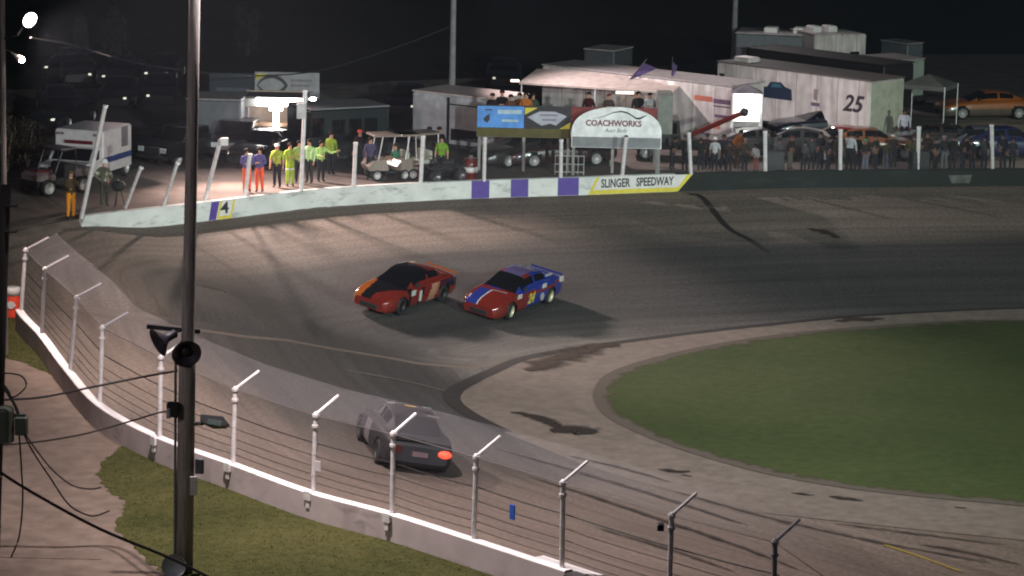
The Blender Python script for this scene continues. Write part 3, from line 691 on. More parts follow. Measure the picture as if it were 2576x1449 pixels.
# street light head on its arm
sl = thing('street_lamp', 'unlit flat street lamp head on an arm of the utility pole', 'street lamp', pxy(478, 1062))
b = MB(); b.tube([pxy(478, 1064), pxy(510, 1066, -.2)], .045, 8); b.build('arm', darkm, sl, world=True)
x = (pxy(578, 1072, -.3) - pxy(500, 1056, -.2)).normalized(); Ml = frame(pxy(538, 1062, -.3), x, Vector((0, .5, 1)))
b = MB(); b.prism([(-.32, -.09), (.2, -.15), (.36, -.02), (.3, .06), (.0, .13), (-.3, .06)], -.14, .14, M=Ml @ Matrix.Rotation(0, 4, 'X') @ Matrix(((1, 0, 0, 0), (0, 0, -1, 0), (0, 1, 0, 0), (0, 0, 0, 1)))); b.build('lamp_head', darkm, sl, world=True)
MB().box(-.12, .22, -.1, .02, .142, .16, ch=.004, M=Ml).build('lens', mm('lamp_lens', lin(70, 82, 80), rough=.2), sl, world=True)

# ---------------------------------------------------------------- cables and the dark pole at the left edge
lp = at(-18, 1380, -.7)
def lxy(px, py, dy=0.): return atd(px, py, lp.y + dy)
lpo = thing('utility_pole', 'near black utility pole with pegs at the left edge of the view', 'utility pole', lp)
zt = lxy(20, 466).z; bx = lxy(6, 640).x
b = MB(); b.tube([Vector((bx - .32, lp.y, -.9)), Vector((bx - .02, lp.y, zt - 2)), Vector((bx + .1, lp.y, zt))], [.19, .15, .13], 12); b.build('pole', mm('tarred_wood', lin(30, 28, 27), rough=.9, var=.3, scale=3, bump=.3), lpo, True, world=True)
for px, py in ((40, 516), (38, 581)):
    q = lxy(px, py); b = MB(); b.tube([Vector((bx, lp.y - .1, q.z)), Vector((q.x + .06, lp.y - .12, q.z)), Vector((q.x + .06, lp.y - .12, q.z + .05))], .03, 6); b.build('step_peg', darkm, lpo, world=True)
def cable(label, pts, r=.022, sub=True):
    P = catrom(pts, 6); b = MB(); b.tube(P, r, 6); o = b.build('cable', cable_m); return tag(o, label, 'cable')
pole_at = lambda py: Vector((pb.x, pb.y, pxy(465, py).z))
lat = lambda px, py, dy=0.: lxy(px, py, dy)
cable('upper black cable strung from the left edge to the utility pole', [lat(-20, 1006), lat(100, 1000), lat(240, 972), lat(360, 948), pxy(445, 933)], .028)
cable('second thin cable strung lower from the left edge to the utility pole', [lat(-20, 1121), lat(90, 1112), lat(210, 1092), lat(320, 1062), pxy(410, 1036), pxy(448, 1038)], .022)
cable('thick black cable sagging diagonally across the bottom left corner', [lat(-30, 1168, -6), lat(80, 1238, -6), lat(250, 1330, -6), lat(430, 1405, -6), lat(560, 1470, -6)], .034)
cable('cable coil looped under the left edge pole', [lat(8, 938, -1), lat(50, 944, -1), lat(66, 965, -1), lat(55, 985, -1), lat(30, 1000, -1), lat(22, 985, -1), lat(8, 965, -1)], .02)
cable('cable bundle hanging down to the junction box at left', [lat(6, 968, -.8), lat(30, 1005, -.8), lat(44, 1035, -.8), lat(52, 1060, -.8)], .04)
cable('drop cable falling from the junction box to the lower left', [lat(48, 1090, -.8), lat(54, 1180, -.8), lat(57, 1260, -.8), lat(48, 1350, -.8), lat(25, 1410, -.8), lat(15, 1460, -.8)], .022)
cable('slack cable curving right from the junction box, upper one', [lat(62, 1090, -.8), lat(90, 1130, -.8), lat(130, 1180, -.8), lat(180, 1220, -.8), lat(225, 1230, -.8), lat(255, 1226, -.8)], .02)
cable('slack cable curving right from the junction box, lower one', [lat(60, 1092, -.8), lat(85, 1140, -.8), lat(125, 1200, -.8), lat(165, 1260, -.8), lat(195, 1285, -.8), lat(235, 1298, -.8), lat(275, 1285, -.8)], .02)
q = lat(10, 1068, -.8); tag(MB().lathe([(.2, -.42), (.24, -.38), (.24, .36), (.2, .42), (.06, .46)], 14, M=Matrix.Translation(q)).build('transformer', mm('transformer_green', lin(58, 66, 58), rough=.6)), 'dark green transformer can at the left edge of the view', 'transformer')
q = lat(54, 1070, -.8); b = MB(); b.box(-.15, .15, -.12, .12, -.22, .22, ch=.03, M=Matrix.Translation(q)); b.box(-.22, .1, -.06, .06, .2, .28, M=Matrix.Translation(q)); tag(b.build('junction_box', MT['transformer_green']), 'small dark junction box hanging among the cables at left', 'junction box')

# ---------------------------------------------------------------- lit pole lamp at far left, far light poles and their cable
Y1 = 96.
l1 = atd(75, 50, Y1); base = atd(4, 860, Y1); base.z = -.7; base.x = atd(12, 250, Y1).x - .06
lo = thing('light_pole', 'thin light pole at far left with one large lit flood lamp', 'light pole', base)
b = MB(); b.tube([base, Vector((base.x + .03, Y1, l1.z + 4))], [.09, .07], 8); b.build('pole', wood, lo, world=True)
b = MB(); b.tube([Vector((base.x, Y1, l1.z - .6)), Vector((base.x + .5, Y1 - .2, l1.z - .45)), l1 + Vector((-.1, .25, 0))], .04, 6); b.build('arm', darkm, lo, world=True)
aim1 = Vector((.66, -.68, -.3)).normalized(); x = aim1.cross(up).normalized(); y = aim1.cross(x)
Ml = Matrix(((x.x, y.x, aim1.x, l1.x), (x.y, y.y, aim1.y, l1.y), (x.z, y.z, aim1.z, l1.z), (0, 0, 0, 1)))
MB().lathe([(.08, -.34), (.12, -.26), (.22, -.04), (.245, 0), (.23, .01)], 18, M=Ml).build('lamp_shade', darkm, lo, True, world=True)
MB().lathe([(0, .05), (.15, .04), (.225, .016), (.24, 0)], 18, M=Ml).build('lit_lens', lampm, lo, True, world=True)
l2 = atd(50, 147, Y1); tagl = thing('street_lamp', 'small lit shaded lamp below the big flood lamp at far left', 'street lamp', l2)
x = Vector((.8, -.3, -.5)).normalized(); yv = x.cross(up).normalized(); zv = x.cross(yv)
Mq = Matrix(((zv.x, yv.x, x.x, l2.x), (zv.y, yv.y, x.y, l2.y), (zv.z, yv.z, x.z, l2.z), (0, 0, 0, 1)))
MB().lathe([(.02, -.36), (.045, -.22), (.1, -.04), (.12, .05)], 12, M=Mq).build('lamp_shade', mm('lit_reflector', lin(230, 220, 215), rough=.4), tagl, True, world=True)
MB().ball(l2 + x * .07, .095, n=10).build('lit_bulb', lampm, tagl, True, world=True)
b = MB(); b.tube([l2 - x * .4, Vector((base.x, Y1, l2.z + .3))], .03, 6); b.build('arm', darkm, tagl, world=True)
def tallpole(label, px, by, Y, h):
    p = atd(px, by, Y); p.z = -.15; o = thing('light_pole', label, 'light pole', p)
    b = MB(); b.tube([p, p + up * h * .5, p + up * h], [.16, .13, .1], 10); b.build('pole', mm('grey_pole', lin(120, 120, 122), rough=.7, var=.2), o, world=True)
    b = MB(); b.box(-.9, .9, -.05, .05, -.05, .05, M=Matrix.Translation(p + up * (h - .3))); b.build('crossbar', darkm, o, world=True)
    for sx in (-.7, 0, .7):
        b = MB(); b.lathe([(.08, .25), (.2, 0), (.24, -.15)], 10, M=Matrix.Translation(p + Vector((sx, -.15, h - .35)))); b.build('lamp_head', darkm, o, world=True)
    return p + up * (h - .6)
tpA = tallpole('tall grey light pole behind the white trailer, left of centre', 1137, 235, 141., 11.)
tpB = tallpole('tall dim light pole beside the white motorhome at upper right', 1845, 160, 165., 11.)
w0 = l1 + Vector((0, .1, -.55)); w1 = atd(1130, 68, 141.)
cable('long overhead cable sagging from the lit flood lamp to the grey light pole', [w0, atd(180, 112, 130), atd(300, 148, 132), atd(430, 172, 134), atd(620, 190, 136), atd(800, 178, 138), atd(980, 125, 140), w1], .03)['label'] = 'long overhead cable from the flood lamp pole to the grey light pole'
# ---------------------------------------------------------------- vehicles
def interp(tab, x, k):
    xs = [t[0] for t in tab]; return float(np.interp(x, xs, [t[k] for t in tab]))
LOWER = [(-2.42, .70, .34, .72), (-2.36, .80, .24, .84), (-2.1, .87, .18, .90), (-1.6, .91, .17, .93), (-.8, .92, .17, .92), (.4, .92, .16, .89), (1.0, .92, .16, .86), (1.6, .91, .15, .80), (2.05, .88, .14, .71), (2.3, .80, .15, .62), (2.42, .68, .2, .52)]
CABIN = [(-1.85, .70, .60, .925), (-1.5, .74, .58, 1.05), (-1.05, .76, .56, 1.25), (-.6, .77, .56, 1.315), (-.1, .78, .57, 1.33), (.2, .78, .57, 1.30), (.35, .79, .58, 1.24), (.7, .80, .64, 1.04), (1.05, .80, .74, .865)]
def lower_ring(x):
    hw, zb, zt = (interp(LOWER, x, k) for k in (1, 2, 3)); h = zt - zb
    half = [(hw * .0, zb), (hw * .5, zb), (hw * .9, zb + .01), (hw * .98, zb + h * .15), (hw, zb + h * .32), (hw, zb + h * .5), (hw * .99, zb + h * .64), (hw * .975, zb + h * .78), (hw * .95, zb + h * .9), (hw * .9, zt - .015), (hw * .84, zt - .005), (hw * .78, zt)] + [(hw * f, zt + .022 - .028 * f * f) for f in (.71, .64, .57, .5, .43, .36, .3, .24, .18, .12, .06)] + [(0, zt + .022)]
    return half + [(-a, c) for a, c in reversed(half[1:-1])]
def cabin_ring(x):
    yb, yr, zt = (interp(CABIN, x, k) for k in (1, 2, 3)); zb = interp(LOWER, x, 3) - .03; h = zt - zb
    half = [(yb, zb), (lerp(yb, yr, .3), zb + h * .3), (lerp(yb, yr, .62), zb + h * .62), (lerp(yb, yr, .88), zb + h * .86), (yr * .95, zb + h * .95), (yr * .75, zt - .006), (yr * .4, zt + .008), (0, zt + .012)]
    return half + [(-a, c) for a, c in reversed(half[:-1])]
def loft(ring, xs, closed):
    rs = [ring(x) for x in xs]; n = len(rs[0]); vs = [(x, y, z) for x, r in zip(xs, rs) for y, z in r]; fs = []
    for i in range(len(xs) - 1):
        for k in range(n if closed else n - 1):
            k2 = (k + 1) % n; fs.append((i * n + k, i * n + k2, (i + 1) * n + k2, (i + 1) * n + k))
    return vs, fs, n
def submesh(vs, fs, keep, mis=None):
    mp = {}; b = MB()
    for i, f in enumerate(fs):
        if not keep(i): continue
        for q in f:
            if q not in mp: mp[q] = len(b.v); b.v.append(vs[q])
        b.f.append(tuple(mp[q] for q in f)); b.m.append(mis[i] if mis else 0)
    return b
WX = (1.42, -1.4)
def wheel(parent, x, y, r=.32, w=.22, rim=None, steer=0.):
    s = 1 if y > 0 else -1
    Mw = Matrix.Translation((x, y, r)) @ Matrix.Rotation(steer, 4, 'Z') @ Matrix.Rotation(-s * math.pi / 2, 4, 'X')
    b = MB(); b.lathe([(.2, -w / 2), (r - .03, -w / 2), (r, -w / 2 + .04), (r, w / 2 - .04), (r - .03, w / 2), (r * .68, w / 2), (r * .66, w / 2 - .03)], 18, M=Mw); t = b.build('wheel', black, parent, True)
    b = MB(); b.lathe([(0, w / 2 - .03), (.06, w / 2 - .02), (.07, w / 2 - .05), (r * .6, w / 2 - .06), (r * .67, w / 2 - .005), (r * .69, w / 2 - .012)], 16, M=Mw); b.build('rim', rim or rimm, t, True)
    return t
def race_car(name, label, cat, Mx, mats, paintf, cabf, rim=None, step=.055, steer=0., group=None, details=True):
    o = thing(name, label, cat, M=Mx, group=group)
    xs = list(np.arange(-2.42, 2.421, step)); vs, fs, n = loft(lower_ring, xs, True)
    cs = [tuple(sum(vs[q][k] for q in f) / len(f) for k in range(3)) for f in fs]
    arch = lambda c: any((c[0] - wx) ** 2 + (c[2] - .31) ** 2 < .375 ** 2 for wx in WX) and abs(c[1]) > .68
    b = submesh(vs, fs, lambda i: not arch(cs[i]), [paintf(*c) for c in cs])
    for ring0 in (0, len(xs) - 1): b.add([vs[ring0 * n + k] for k in range(n)], [tuple(range(n))], paintf(*(vs[ring0 * n + 5])) if False else paintf(xs[ring0], .4, .4))
    fixn(b.build('body', mats, o, True))
    MB().box(-2.2, 2.2, -.66, .66, .2, .62).build('underbody', black, o)
    xs = list(np.arange(-1.85, 1.051, step)); vs, fs, n = loft(cabin_ring, xs, False)
    cs = [tuple(sum(vs[q][k] for q in f) / len(f) for k in range(3)) for f in fs]
    def reg(i):
        x, y, z = cs[i]; k = i % (n - 1); roof = k in (4, 5, 6, 7, 8, 9) ; side = k in (0, 1, 2, 11, 12, 13)
        k_ = min(k, n - 2 - k)
        if x > .24 and k_ >= 3: return 'windshield'
        if x < -1.0 and k_ >= 4: return 'rear_window'
        if k_ in (0, 1, 2) and -1.12 < x < .62 and not -.40 < x < -.30 and z > interp(LOWER, x, 3) + .05: return 'side_window'
        return 'roof'
    rg = [reg(i) for i in range(len(fs))]
    fixn(submesh(vs, fs, lambda i: rg[i] == 'roof', [cabf(*c) for c in cs]).build('roof', mats, o, True))
    for nm in ('windshield', 'rear_window'): fixn(submesh(vs, fs, lambda i: rg[i] == nm).build(nm, glass, o, True))
    for s in (1, -1): fixn(submesh(vs, fs, lambda i: rg[i] == 'side_window' and cs[i][1] * s > 0).build('side_window', glass, o, True))
    for wx in WX:
        for y in (.80, -.80): wheel(o, wx, y, rim=rim, steer=steer if wx > 0 else 0)
    if details:
        for y in (.52, -.52): b = MB(); b.box(2.1, 2.34, y - .2, y + .2, .5, .585, ch=.02); b.build('headlight', mm('headlight_cover', lin(60, 52, 48), rough=.2), o)
        MB().box(2.36, 2.45, -.42, .42, .24, .40, ch=.03).build('grille', black, o)
        b = MB(); b.box(-2.44, -2.36, -.74, .74, .88, .93, ch=.008); b.build('spoiler', mats[1], o)
        b = MB(); b.box(.5, .62, .82, .98, .93, 1.02, ch=.02); b.build('mirror', darkm, o)
    return o
def side_M(x, z, y=.925, tilt=0.):            # frame on the car's left flank: text runs towards the rear as seen from that side
    return frame((x, y, z), (-1, 0, 0), (0, 0, 1))
def carM(px, py, hd, side=1, off=.87, zoff=0., along=0., tz=ZT, mid=True):
    p = onT(px, py); h = Vector((hd[0], hd[1], 0)).normalized(); l = Vector((-h.y, h.x, 0))
    c = p - l * off * side + h * along
    g = lambda q: Vector((q.x, q.y, tz(q.x, q.y)))
    a = g(c + h * 1.4) - g(c - h * 1.4); s = g(c + l * .8) - g(c - l * .8); f = a.normalized(); u = f.cross(s).normalized(); l2 = u.cross(f)
    pos = (g(c + h * 1.4 + l * .8) + g(c + h * 1.4 - l * .8) + g(c - h * 1.4 + l * .8) + g(c - h * 1.4 - l * .8)) / 4 + u * .015
    return Matrix(((f.x, l2.x, u.x, pos.x), (f.y, l2.y, u.y, pos.y), (f.z, l2.z, u.z, pos.z), (0, 0, 0, 1)))
red = paint('race_red', (104, 32, 24), .2, .8); orange = paint('race_orange', (152, 80, 30), .2, .8); blackp = paint('race_black', (17, 17, 20), .2, .8); blue = paint('race_blue', (34, 48, 122), .2, .8); tan = paint('tan_stripe', (150, 110, 90)); whiter = paint('race_white', (180, 180, 176)); yel = paint('race_yellow', (190, 172, 60)); lilac = paint('roof_lilac', (78, 74, 110), .2, .8); maroon = paint('stripe_maroon', (104, 36, 34)); silver = paint('silver_grey', (150, 150, 152)); navy = paint('navy_black', (12, 12, 20), rough=.6, coat=0.0)
HD = (-.56, -.83)
# orange, black and red car
def pf(x, y, z):
    top = z > interp(LOWER, x, 3) - .09
    if x > .9 or (x > .8 and top):
        if y < -.42 - .22 * max(0, 2.0 - x): return 1
        if y < .06 + .8 * max(0, 2.1 - x) ** 1.2: return 2
        return 0
    if abs(y) > .6 and not top:
        t = x + (z - .5) * .55
        if -.78 < t < -.36: return 3
        if -.88 < t < -.83: return 3
        if -.36 <= t < .5: return 2 if .1 < t < .34 else 0
        if x < -1.0: return 2 if z > .5 else 0
    return 0
def cf(x, y, z): return 2 if (x > -.45 and z > 1.2) else 0
SCL = Matrix.Diagonal((.92, .955, 1.03, 1))
m1 = carM(1058, 779, HD, along=-.12) @ SCL
c1 = race_car('race_car', 'red and orange race car with black hood stripe, left of the pair on the track', 'race car', m1, [red, orange, blackp, tan, whiter], pf, cf, rim=darkm, steer=.1)
letter(c1, '1', .52, side_M(.28, .52, .932), whiter, width=.17, bold=.02)
MB().box(.62, .9, .915, .93, .62, .82, ch=.004).build('decal', whiter, c1)
# red and blue car
def pf2(x, y, z):
    top = z > interp(LOWER, x, 3) - .09
    if x > .95 and (top or x > 2.0):
        if -.62 < y < -.14 and x > 1.3: return 1
        if x > 1.3 and (-.66 < y <= -.62 or -.14 <= y < -.1): return 2
        if x < 1.1 and -.5 < y < .1: return 1
        return 0
    if abs(y) > .55 and not top:
        if x > 1.0: return 0
        zs = .66 + .12 * (-x + .6) * .35
        if abs(z - zs) < .07 + .03 * (x + 1): return 4 if x < .9 else 0
        if x > .35 and z < zs: return 4
        return 1
    return 1
def cf2(x, y, z):
    if z > 1.2 and x > -.9: return 3 if abs(y) < .42 else (4 if x > -.2 else 1)
    return 1
m2 = carM(1335, 787, HD) @ SCL
c2 = race_car('race_car', 'red and blue race car with yellow number, right of the pair on the track', 'race car', m2, [red, blue, whiter, lilac, maroon], pf2, cf2, rim=rimm, steer=.1)
letter(c2, '24', .5, side_M(.12, .55, .934), yel, width=.52, shear=.35, bold=.022)
for x0, x1, z0_, z1_ in ((.78, 1.06, .7, .86), (-.98, -.7, .76, .92), ): MB().box(x0, x1, .90, .928, z0_, z1_, ch=.004).build('decal', whiter, c2)
b = MB(); b.lathe([(0, .012), (.15, .012), (.15, 0)], 14, M=frame((-.72, .925, .45), (-1, 0, 0), (0, 0, 1))); b.build('decal', silver, c2)
MB().box(-2.3, -2.05, .84, .885, .72, .9, ch=.004).build('decal', whiter, c2)
MB().box(-1.75, -1.25, .60, .66, 1.02, 1.08, ch=.004).build('decal', silver, c2)
b = MB(); b.tube([(1.32, -.1, .86), (1.22, .5, .86)], .012, 4); b.build('hood_stripe', silver, c2)
# dark car by the near fence, seen from behind
pr = onT(1046, 1196); hd3 = Vector((-.2, .98, 0)).normalized()
p3 = pr + hd3 * 2.75
def flatM(p, h, tz):
    l = Vector((-h.y, h.x, 0)); g = lambda q: Vector((q.x, q.y, tz(q.x, q.y)))
    f = (g(p + h * 1.4) - g(p - h * 1.4)).normalized(); s = g(p + l * .8) - g(p - l * .8); u = f.cross(s).normalized(); l2 = u.cross(f); pos = g(p) + u * .02
    return Matrix(((f.x, l2.x, u.x, pos.x), (f.y, l2.y, u.y, pos.y), (f.z, l2.z, u.z, pos.z), (0, 0, 0, 1)))
def pf3(x, y, z):
    top = z > interp(LOWER, x, 3) - .09
    if abs(y) > .6 and not top and -.1 < x < .62: return 2
    return 0
c3 = race_car('race_car', 'dark race car seen from behind through the near fence, brake lamp lit', 'race car', flatM(p3, hd3, ZT) @ Matrix.Scale(1.15, 4), [navy, blackp, paint('door_grey', (104, 100, 106))], pf3, lambda *a: 0, rim=darkm)
b = MB(); b.ball((-2.4, -.62, .63), .07, .18, .1, 14); b.build('brake_lamp', redlit, c3, True)
b = MB(); b.box(-2.45, -2.36, .46, .76, .55, .72, ch=.03); b.build('brake_lamp', mm('dark_lens', lin(60, 14, 14), rough=.2), c3)
gold = paint('gold_decal', (190, 150, 70)); b = MB()
b.prism([(-.16, .0), (-.1, .06), (.1, .06), (.16, 0), (.1, -.06), (-.1, -.06)], 0, .012, M=frame((-.1, 0, 1.346), (0, 1, 0), (0, 0, 1)) if False else Matrix(((0, 0, 1, -.2), (1, 0, 0, 0), (0, 1, 0, 1.35), (0, 0, 0, 1)))); b.build('roof_emblem', gold, c3)
for y in (.45, -.5): MB().box(.16, .2, y - .12, y + .12, 1.30, 1.325, ch=.006).build('roof_glint', chrome, c3)  # chrome strips standing in for highlights on the roof
MB().box(-.98, -.94, -.62, -.3, 1.285, 1.31, ch=.006).build('roof_glint', chrome, c3)
MB().box(-2.47, -2.4, -.2, .2, .5, .62, ch=.006).build('number_plate', mm('dull_plate', lin(90, 70, 75), rough=.5), c3)
# ---------------------------------------------------------------- people
def person(label, p, face=-90, h=1.75, shirt=(60, 60, 70), pants=(40, 42, 50), skin=None, hat=None, hair=(40, 30, 25), arms='down', sit=False, sleeves=True, stoop=0., group=None, bands=None, stride=0.):
    o = thing('person', label, 'person', p, R_(face - 90), group); k = h / 1.75
    V = []; Rr = []; E = []; Bn = []
    def v(x, y, z, r, r2=None): V.append(Vector((x * k, y * k, z * k))); Rr.append((r * k, (r2 or r) * k)); return len(V) - 1
    def e(a, c, m): E.append((a, c)); Bn.append(m)
    dz = -.42 if sit else 0.; s = stoop
    pel = v(0, 0, .95 + dz, .17, .13); wai = v(0, .06 * s, 1.12 + dz, .165, .125); che = v(0, .22 * s, 1.34 + dz - .05 * s, .2, .14); nk = v(0, .3 * s, 1.49 + dz - .1 * s, .06); hb = v(0, .02 + .36 * s, 1.57 + dz - .14 * s, .075); hm = v(0, .03 + .4 * s, 1.66 + dz - .16 * s, .09, .098); ht = v(0, .02 + .4 * s, 1.73 + dz - .16 * s, .06); no = v(0, .135 + .4 * s, 1.645 + dz - .16 * s, .014)
    for a, c, m in ((pel, wai, 0), (wai, che, 0), (che, nk, 0), (nk, hb, 2), (hb, hm, 2), (hm, ht, 2), (hm, no, 2)): e(a, c, m)
    for sd in (-1, 1):
        sh = v(sd * .185, .22 * s, 1.40 + dz - .05 * s, .075); e(che, sh, 0)
        mode = arms if isinstance(arms, str) else arms[0 if sd < 0 else 1]
        el, wr = {'down': ((.25, .0, 1.13), (.26, .08, .90)), 'hip': ((.36, -.06, 1.16), (.2, .06, 1.0)), 'fold': ((.25, .06, 1.15), (.02, .2, 1.18)), 'up': ((.36, .12, 1.5), (.3, .2, 1.74)), 'out': ((.42, .1, 1.22), (.62, .22, 1.3)), 'fwd': ((.24, .16, 1.15), (.2, .4, 1.16))}[mode]
        a = v(sd * el[0], el[1] + .2 * s, el[2] + dz, .058); w = v(sd * wr[0], wr[1] + .2 * s, wr[2] + dz, .031); d = (V[w] - V[a]).normalized()
        hd = v(*((V[w] / k + d * .075)), .034, .02)
        e(sh, a, 0); e(a, w, 0 if sleeves else 2); e(w, hd, 2)
        sx = d.cross(Vector((0, 1, .2))).normalized()
        for q in range(4):
            f1 = v(*(V[hd] / k + d * (.045 + .006 * (q in (1, 2))) + sx * (q - 1.5) * .019), .009); f2 = v(*(V[f1] / k + d * .03 + Vector((0, .018, -.004))), .008); e(hd, f1, 2); e(f1, f2, 2)
        th = v(*(V[hd] / k - sx * sd * .04 + d * .012 + Vector((0, .02, 0))), .01); e(hd, th, 2)
        st = stride * sd
        if sit: hp = v(sd * .09, .02, .5, .09); kn = v(sd * .12, .45, .5, .065); an = v(sd * .12, .46, .09, .042)
        else: hp = v(sd * .088, 0, .88, .108); kn = v(sd * .1, .03 + st * .5, .49, .08); an = v(sd * .11, -.02 + st, .085, .058)
        to = v(sd * .125, V[an].y / k + .15, .045, .042, .035); e(pel, hp, 1); e(hp, kn, 1); e(kn, an, 1); e(an, to, 3)
    me = bpy.data.meshes.new('body'); me.from_pydata([tuple(q) for q in V], E, []); ob = bpy.data.objects.new('tmp', me); COL.objects.link(ob)
    ob.modifiers.new('s', 'SKIN'); sv = me.skin_vertices[0].data
    for i, r in enumerate(Rr): sv[i].radius = r; sv[i].use_root = (i == 0)
    ob.modifiers.new('u', 'SUBSURF').levels = 1; ob.modifiers['u'].render_levels = 1
    bm_ = bpy.data.meshes.new_from_object(ob.evaluated_get(bpy.context.evaluated_depsgraph_get())); bpy.data.objects.remove(ob)
    bm_.name = 'body'
    shm = cloth('shirt_%d_%d_%d' % shirt, shirt); pam = cloth('trousers_%d_%d_%d' % pants, pants)
    for q in (shm, pam, skin or skinm, black): bm_.materials.append(q)
    if bands: bm_.materials.append(cloth('band_%d_%d_%d' % bands[0], bands[0]))
    Ea = np.array([[tuple(V[a]), tuple(V[c])] for a, c in E]); ab = Ea[:, 1] - Ea[:, 0]; L2 = (ab ** 2).sum(1) + 1e-9
    for pl in bm_.polygons:
        c = np.array(pl.center); t = np.clip(((c - Ea[:, 0]) * ab).sum(1) / L2, 0, 1); d2 = ((Ea[:, 0] + ab * t[:, None] - c) ** 2).sum(1); pl.material_index = Bn[int(d2.argmin())]; pl.use_smooth = True
        if bands and pl.material_index in (0, 1) and any(lo < c[2] / k < hi for lo, hi in bands[1]): pl.material_index = 4
    body = bpy.data.objects.new('body', bm_); COL.objects.link(body); body.parent = o
    hc = V[hm] ; b = MB()
    if hat:
        if hat[0] == 'helmet': b.lathe([(.165 * k, -.02), (.15 * k, .0), (.118 * k, .02), (.115 * k, .06), (.08 * k, .12), (0, .14)], 14, M=Matrix.Translation(hc + Vector((0, 0, .01))))
        else: b.lathe([(.112 * k, .0), (.112 * k, .04), (.08 * k, .085), (0, .095)], 12, M=Matrix.Translation(hc + Vector((0, -.005, .012)))); b.box(-.07, .07, .08, .19, .015, .03, M=Matrix.Translation(hc))
        b.build('helmet' if hat[0] == 'helmet' else 'cap', cloth('hat_%d_%d_%d' % hat[1], hat[1]), o, True)
    else:
        b.lathe([(.108 * k, -.03), (.114 * k, .02), (.095 * k, .07), (.05 * k, .1), (0, .105)], 12, M=Matrix.Translation(hc + Vector((0, -.022, .012)))); b.build('hair', cloth('hair_%d_%d_%d' % hair, hair), o, True)
    return o
G = onG
HV = (150, 170, 62); HV2 = (136, 158, 100); PUR = (92, 84, 140); ORG = (232, 96, 58); DK = (34, 34, 42); NVY = (30, 34, 58)
person('person in tan coat and yellow-orange fire trousers standing in the track opening', G(178, 552), -60, 1.85, (70, 58, 40), (214, 140, 40), hat=('cap', (96, 84, 50)), arms='fwd')
person('firefighter in grey-green turnout gear and white helmet beside the small grill', G(262, 519), 70, 1.8, (110, 112, 92), (70, 70, 62), hat=('helmet', (225, 222, 225)), bands=((200, 200, 180), ((1.0, 1.05), (1.24, 1.29))), arms='hip')
person('person in purple shirt and orange trousers partly behind a fence post', G(621, 484), -80, 1.75, PUR, ORG, arms='fold')
person('person in purple shirt and orange trousers standing clear, right of their twin', G(653, 484), -100, 1.8, PUR, ORG, arms='fold')
person('person in plain yellow safety shirt and white cap with dark trousers', G(697, 472), -100, 1.78, HV, DK, hat=('cap', (225, 225, 225)), sleeves=False)
person('person in yellow safety shirt and matching shorts with white bands', G(729, 469), -70, 1.78, HV, (160, 190, 60), bands=((225, 235, 225), ((.66, .74),)), arms='fold')
person('person in yellow-green safety shirt half hidden left of the tallest fence post', G(752, 462), -90, 1.76, HV2, DK, arms='fold')
person('person in pale green safety shirt just right of the tallest fence post', G(778, 461), -120, 1.8, (190, 222, 160), (50, 50, 50))
person('person in pale yellow-green jacket with arms raised outward', G(807, 458), -60, 1.7, (190, 225, 130), DK, arms=('out', 'fwd'))
person('person in bright yellow jacket standing behind the arm-raising one', G(832, 440), 60, 1.8, HV, DK)
person('person in dark clothes with a red cap left of the golf cart', G(905, 438), -100, 1.85, (40, 34, 38), DK, hat=('cap', (200, 80, 70)))
person('person in dim purple-grey shirt standing left of the golf cart', G(931, 452), -80, 1.75, (74, 68, 96), DK)
person('person in lime shirt behind the dark quad bike', G(1110, 447), -95, 1.72, (120, 160, 44), DK, sleeves=False)
person('dark haired person in front of the white trailer, left of two', G(1079, 424), 90, 1.76, (50, 36, 34), DK)
person('dark haired person in front of the white trailer, right of two', G(1104, 424), 80, 1.76, (36, 32, 46), DK)
# ---------------------------------------------------------------- emergency vehicles and carts at left
def veh(name, label, cat, px, py, ang, front=0., group=None):
    p = G(px, py); h = Vector((math.cos(R_(ang)), math.sin(R_(ang)), 0)); return thing(name, label, cat, p - h * front, R_(ang), group)
am = veh('ambulance', 'white ambulance with dark blue side stripe parked behind the track opening', 'ambulance', 146, 476, 252, 2.6)
amb_w = paint('ambulance_white', (196, 190, 193)); bluep = paint('stripe_blue', (44, 60, 110))
MB().box(-2.0, .7, -1.08, 1.08, .45, 2.14, ch=.06).build('box_body', amb_w, am)
b = MB(); b.prism([(.7, .4), (2.4, .4), (2.46, .7), (2.4, .92), (1.5, 1.0), (1.05, 1.46), (.7, 1.48)], -.95, .95); b.build('cab', amb_w, am)
b = MB(); b.add([(1.5, -.84, 1.02), (1.5, .84, 1.02), (1.07, .8, 1.455), (1.07, -.8, 1.455)], [(0, 1, 2, 3)]); b.build('windshield', glass, am)
for y in (.957, -.957): b = MB(); b.add([(.8, y, 1.02), (1.4, y, 1.02), (1.04, y, 1.4), (.8, y, 1.4)], [(0, 1, 2, 3)]); b.build('side_window', glass, am)
MB().box(.701, .76, -.62, .62, 1.58, 1.72, ch=.01).build('light_bar', mm('dull_red_lens', lin(90, 26, 30), rough=.3), am)
for y in (-.9, .9, -.72, .72): MB().box(.702, .74, y - .07, y + .07, 1.92, 2.02, ch=.008).build('marker_lamp', mm('dull_amber', lin(120, 100, 96), rough=.3), am)
for y in (1.084, -1.084): MB().box(-1.95, .66, y - .006, y + .006, .82, 1.06).build('stripe', bluep, am); MB().box(-1.6, -1.0, y - .012, y + .012, 1.3, 2.1, ch=.004).build('side_door', mm('door_grey', lin(170, 176, 178), rough=.3), am)
MB().box(2.38, 2.52, -.95, .95, .38, .54, ch=.03).build('bumper', chrome, am); MB().box(2.4, 2.485, -.5, .5, .6, .84, ch=.01).build('grille', darkm, am)
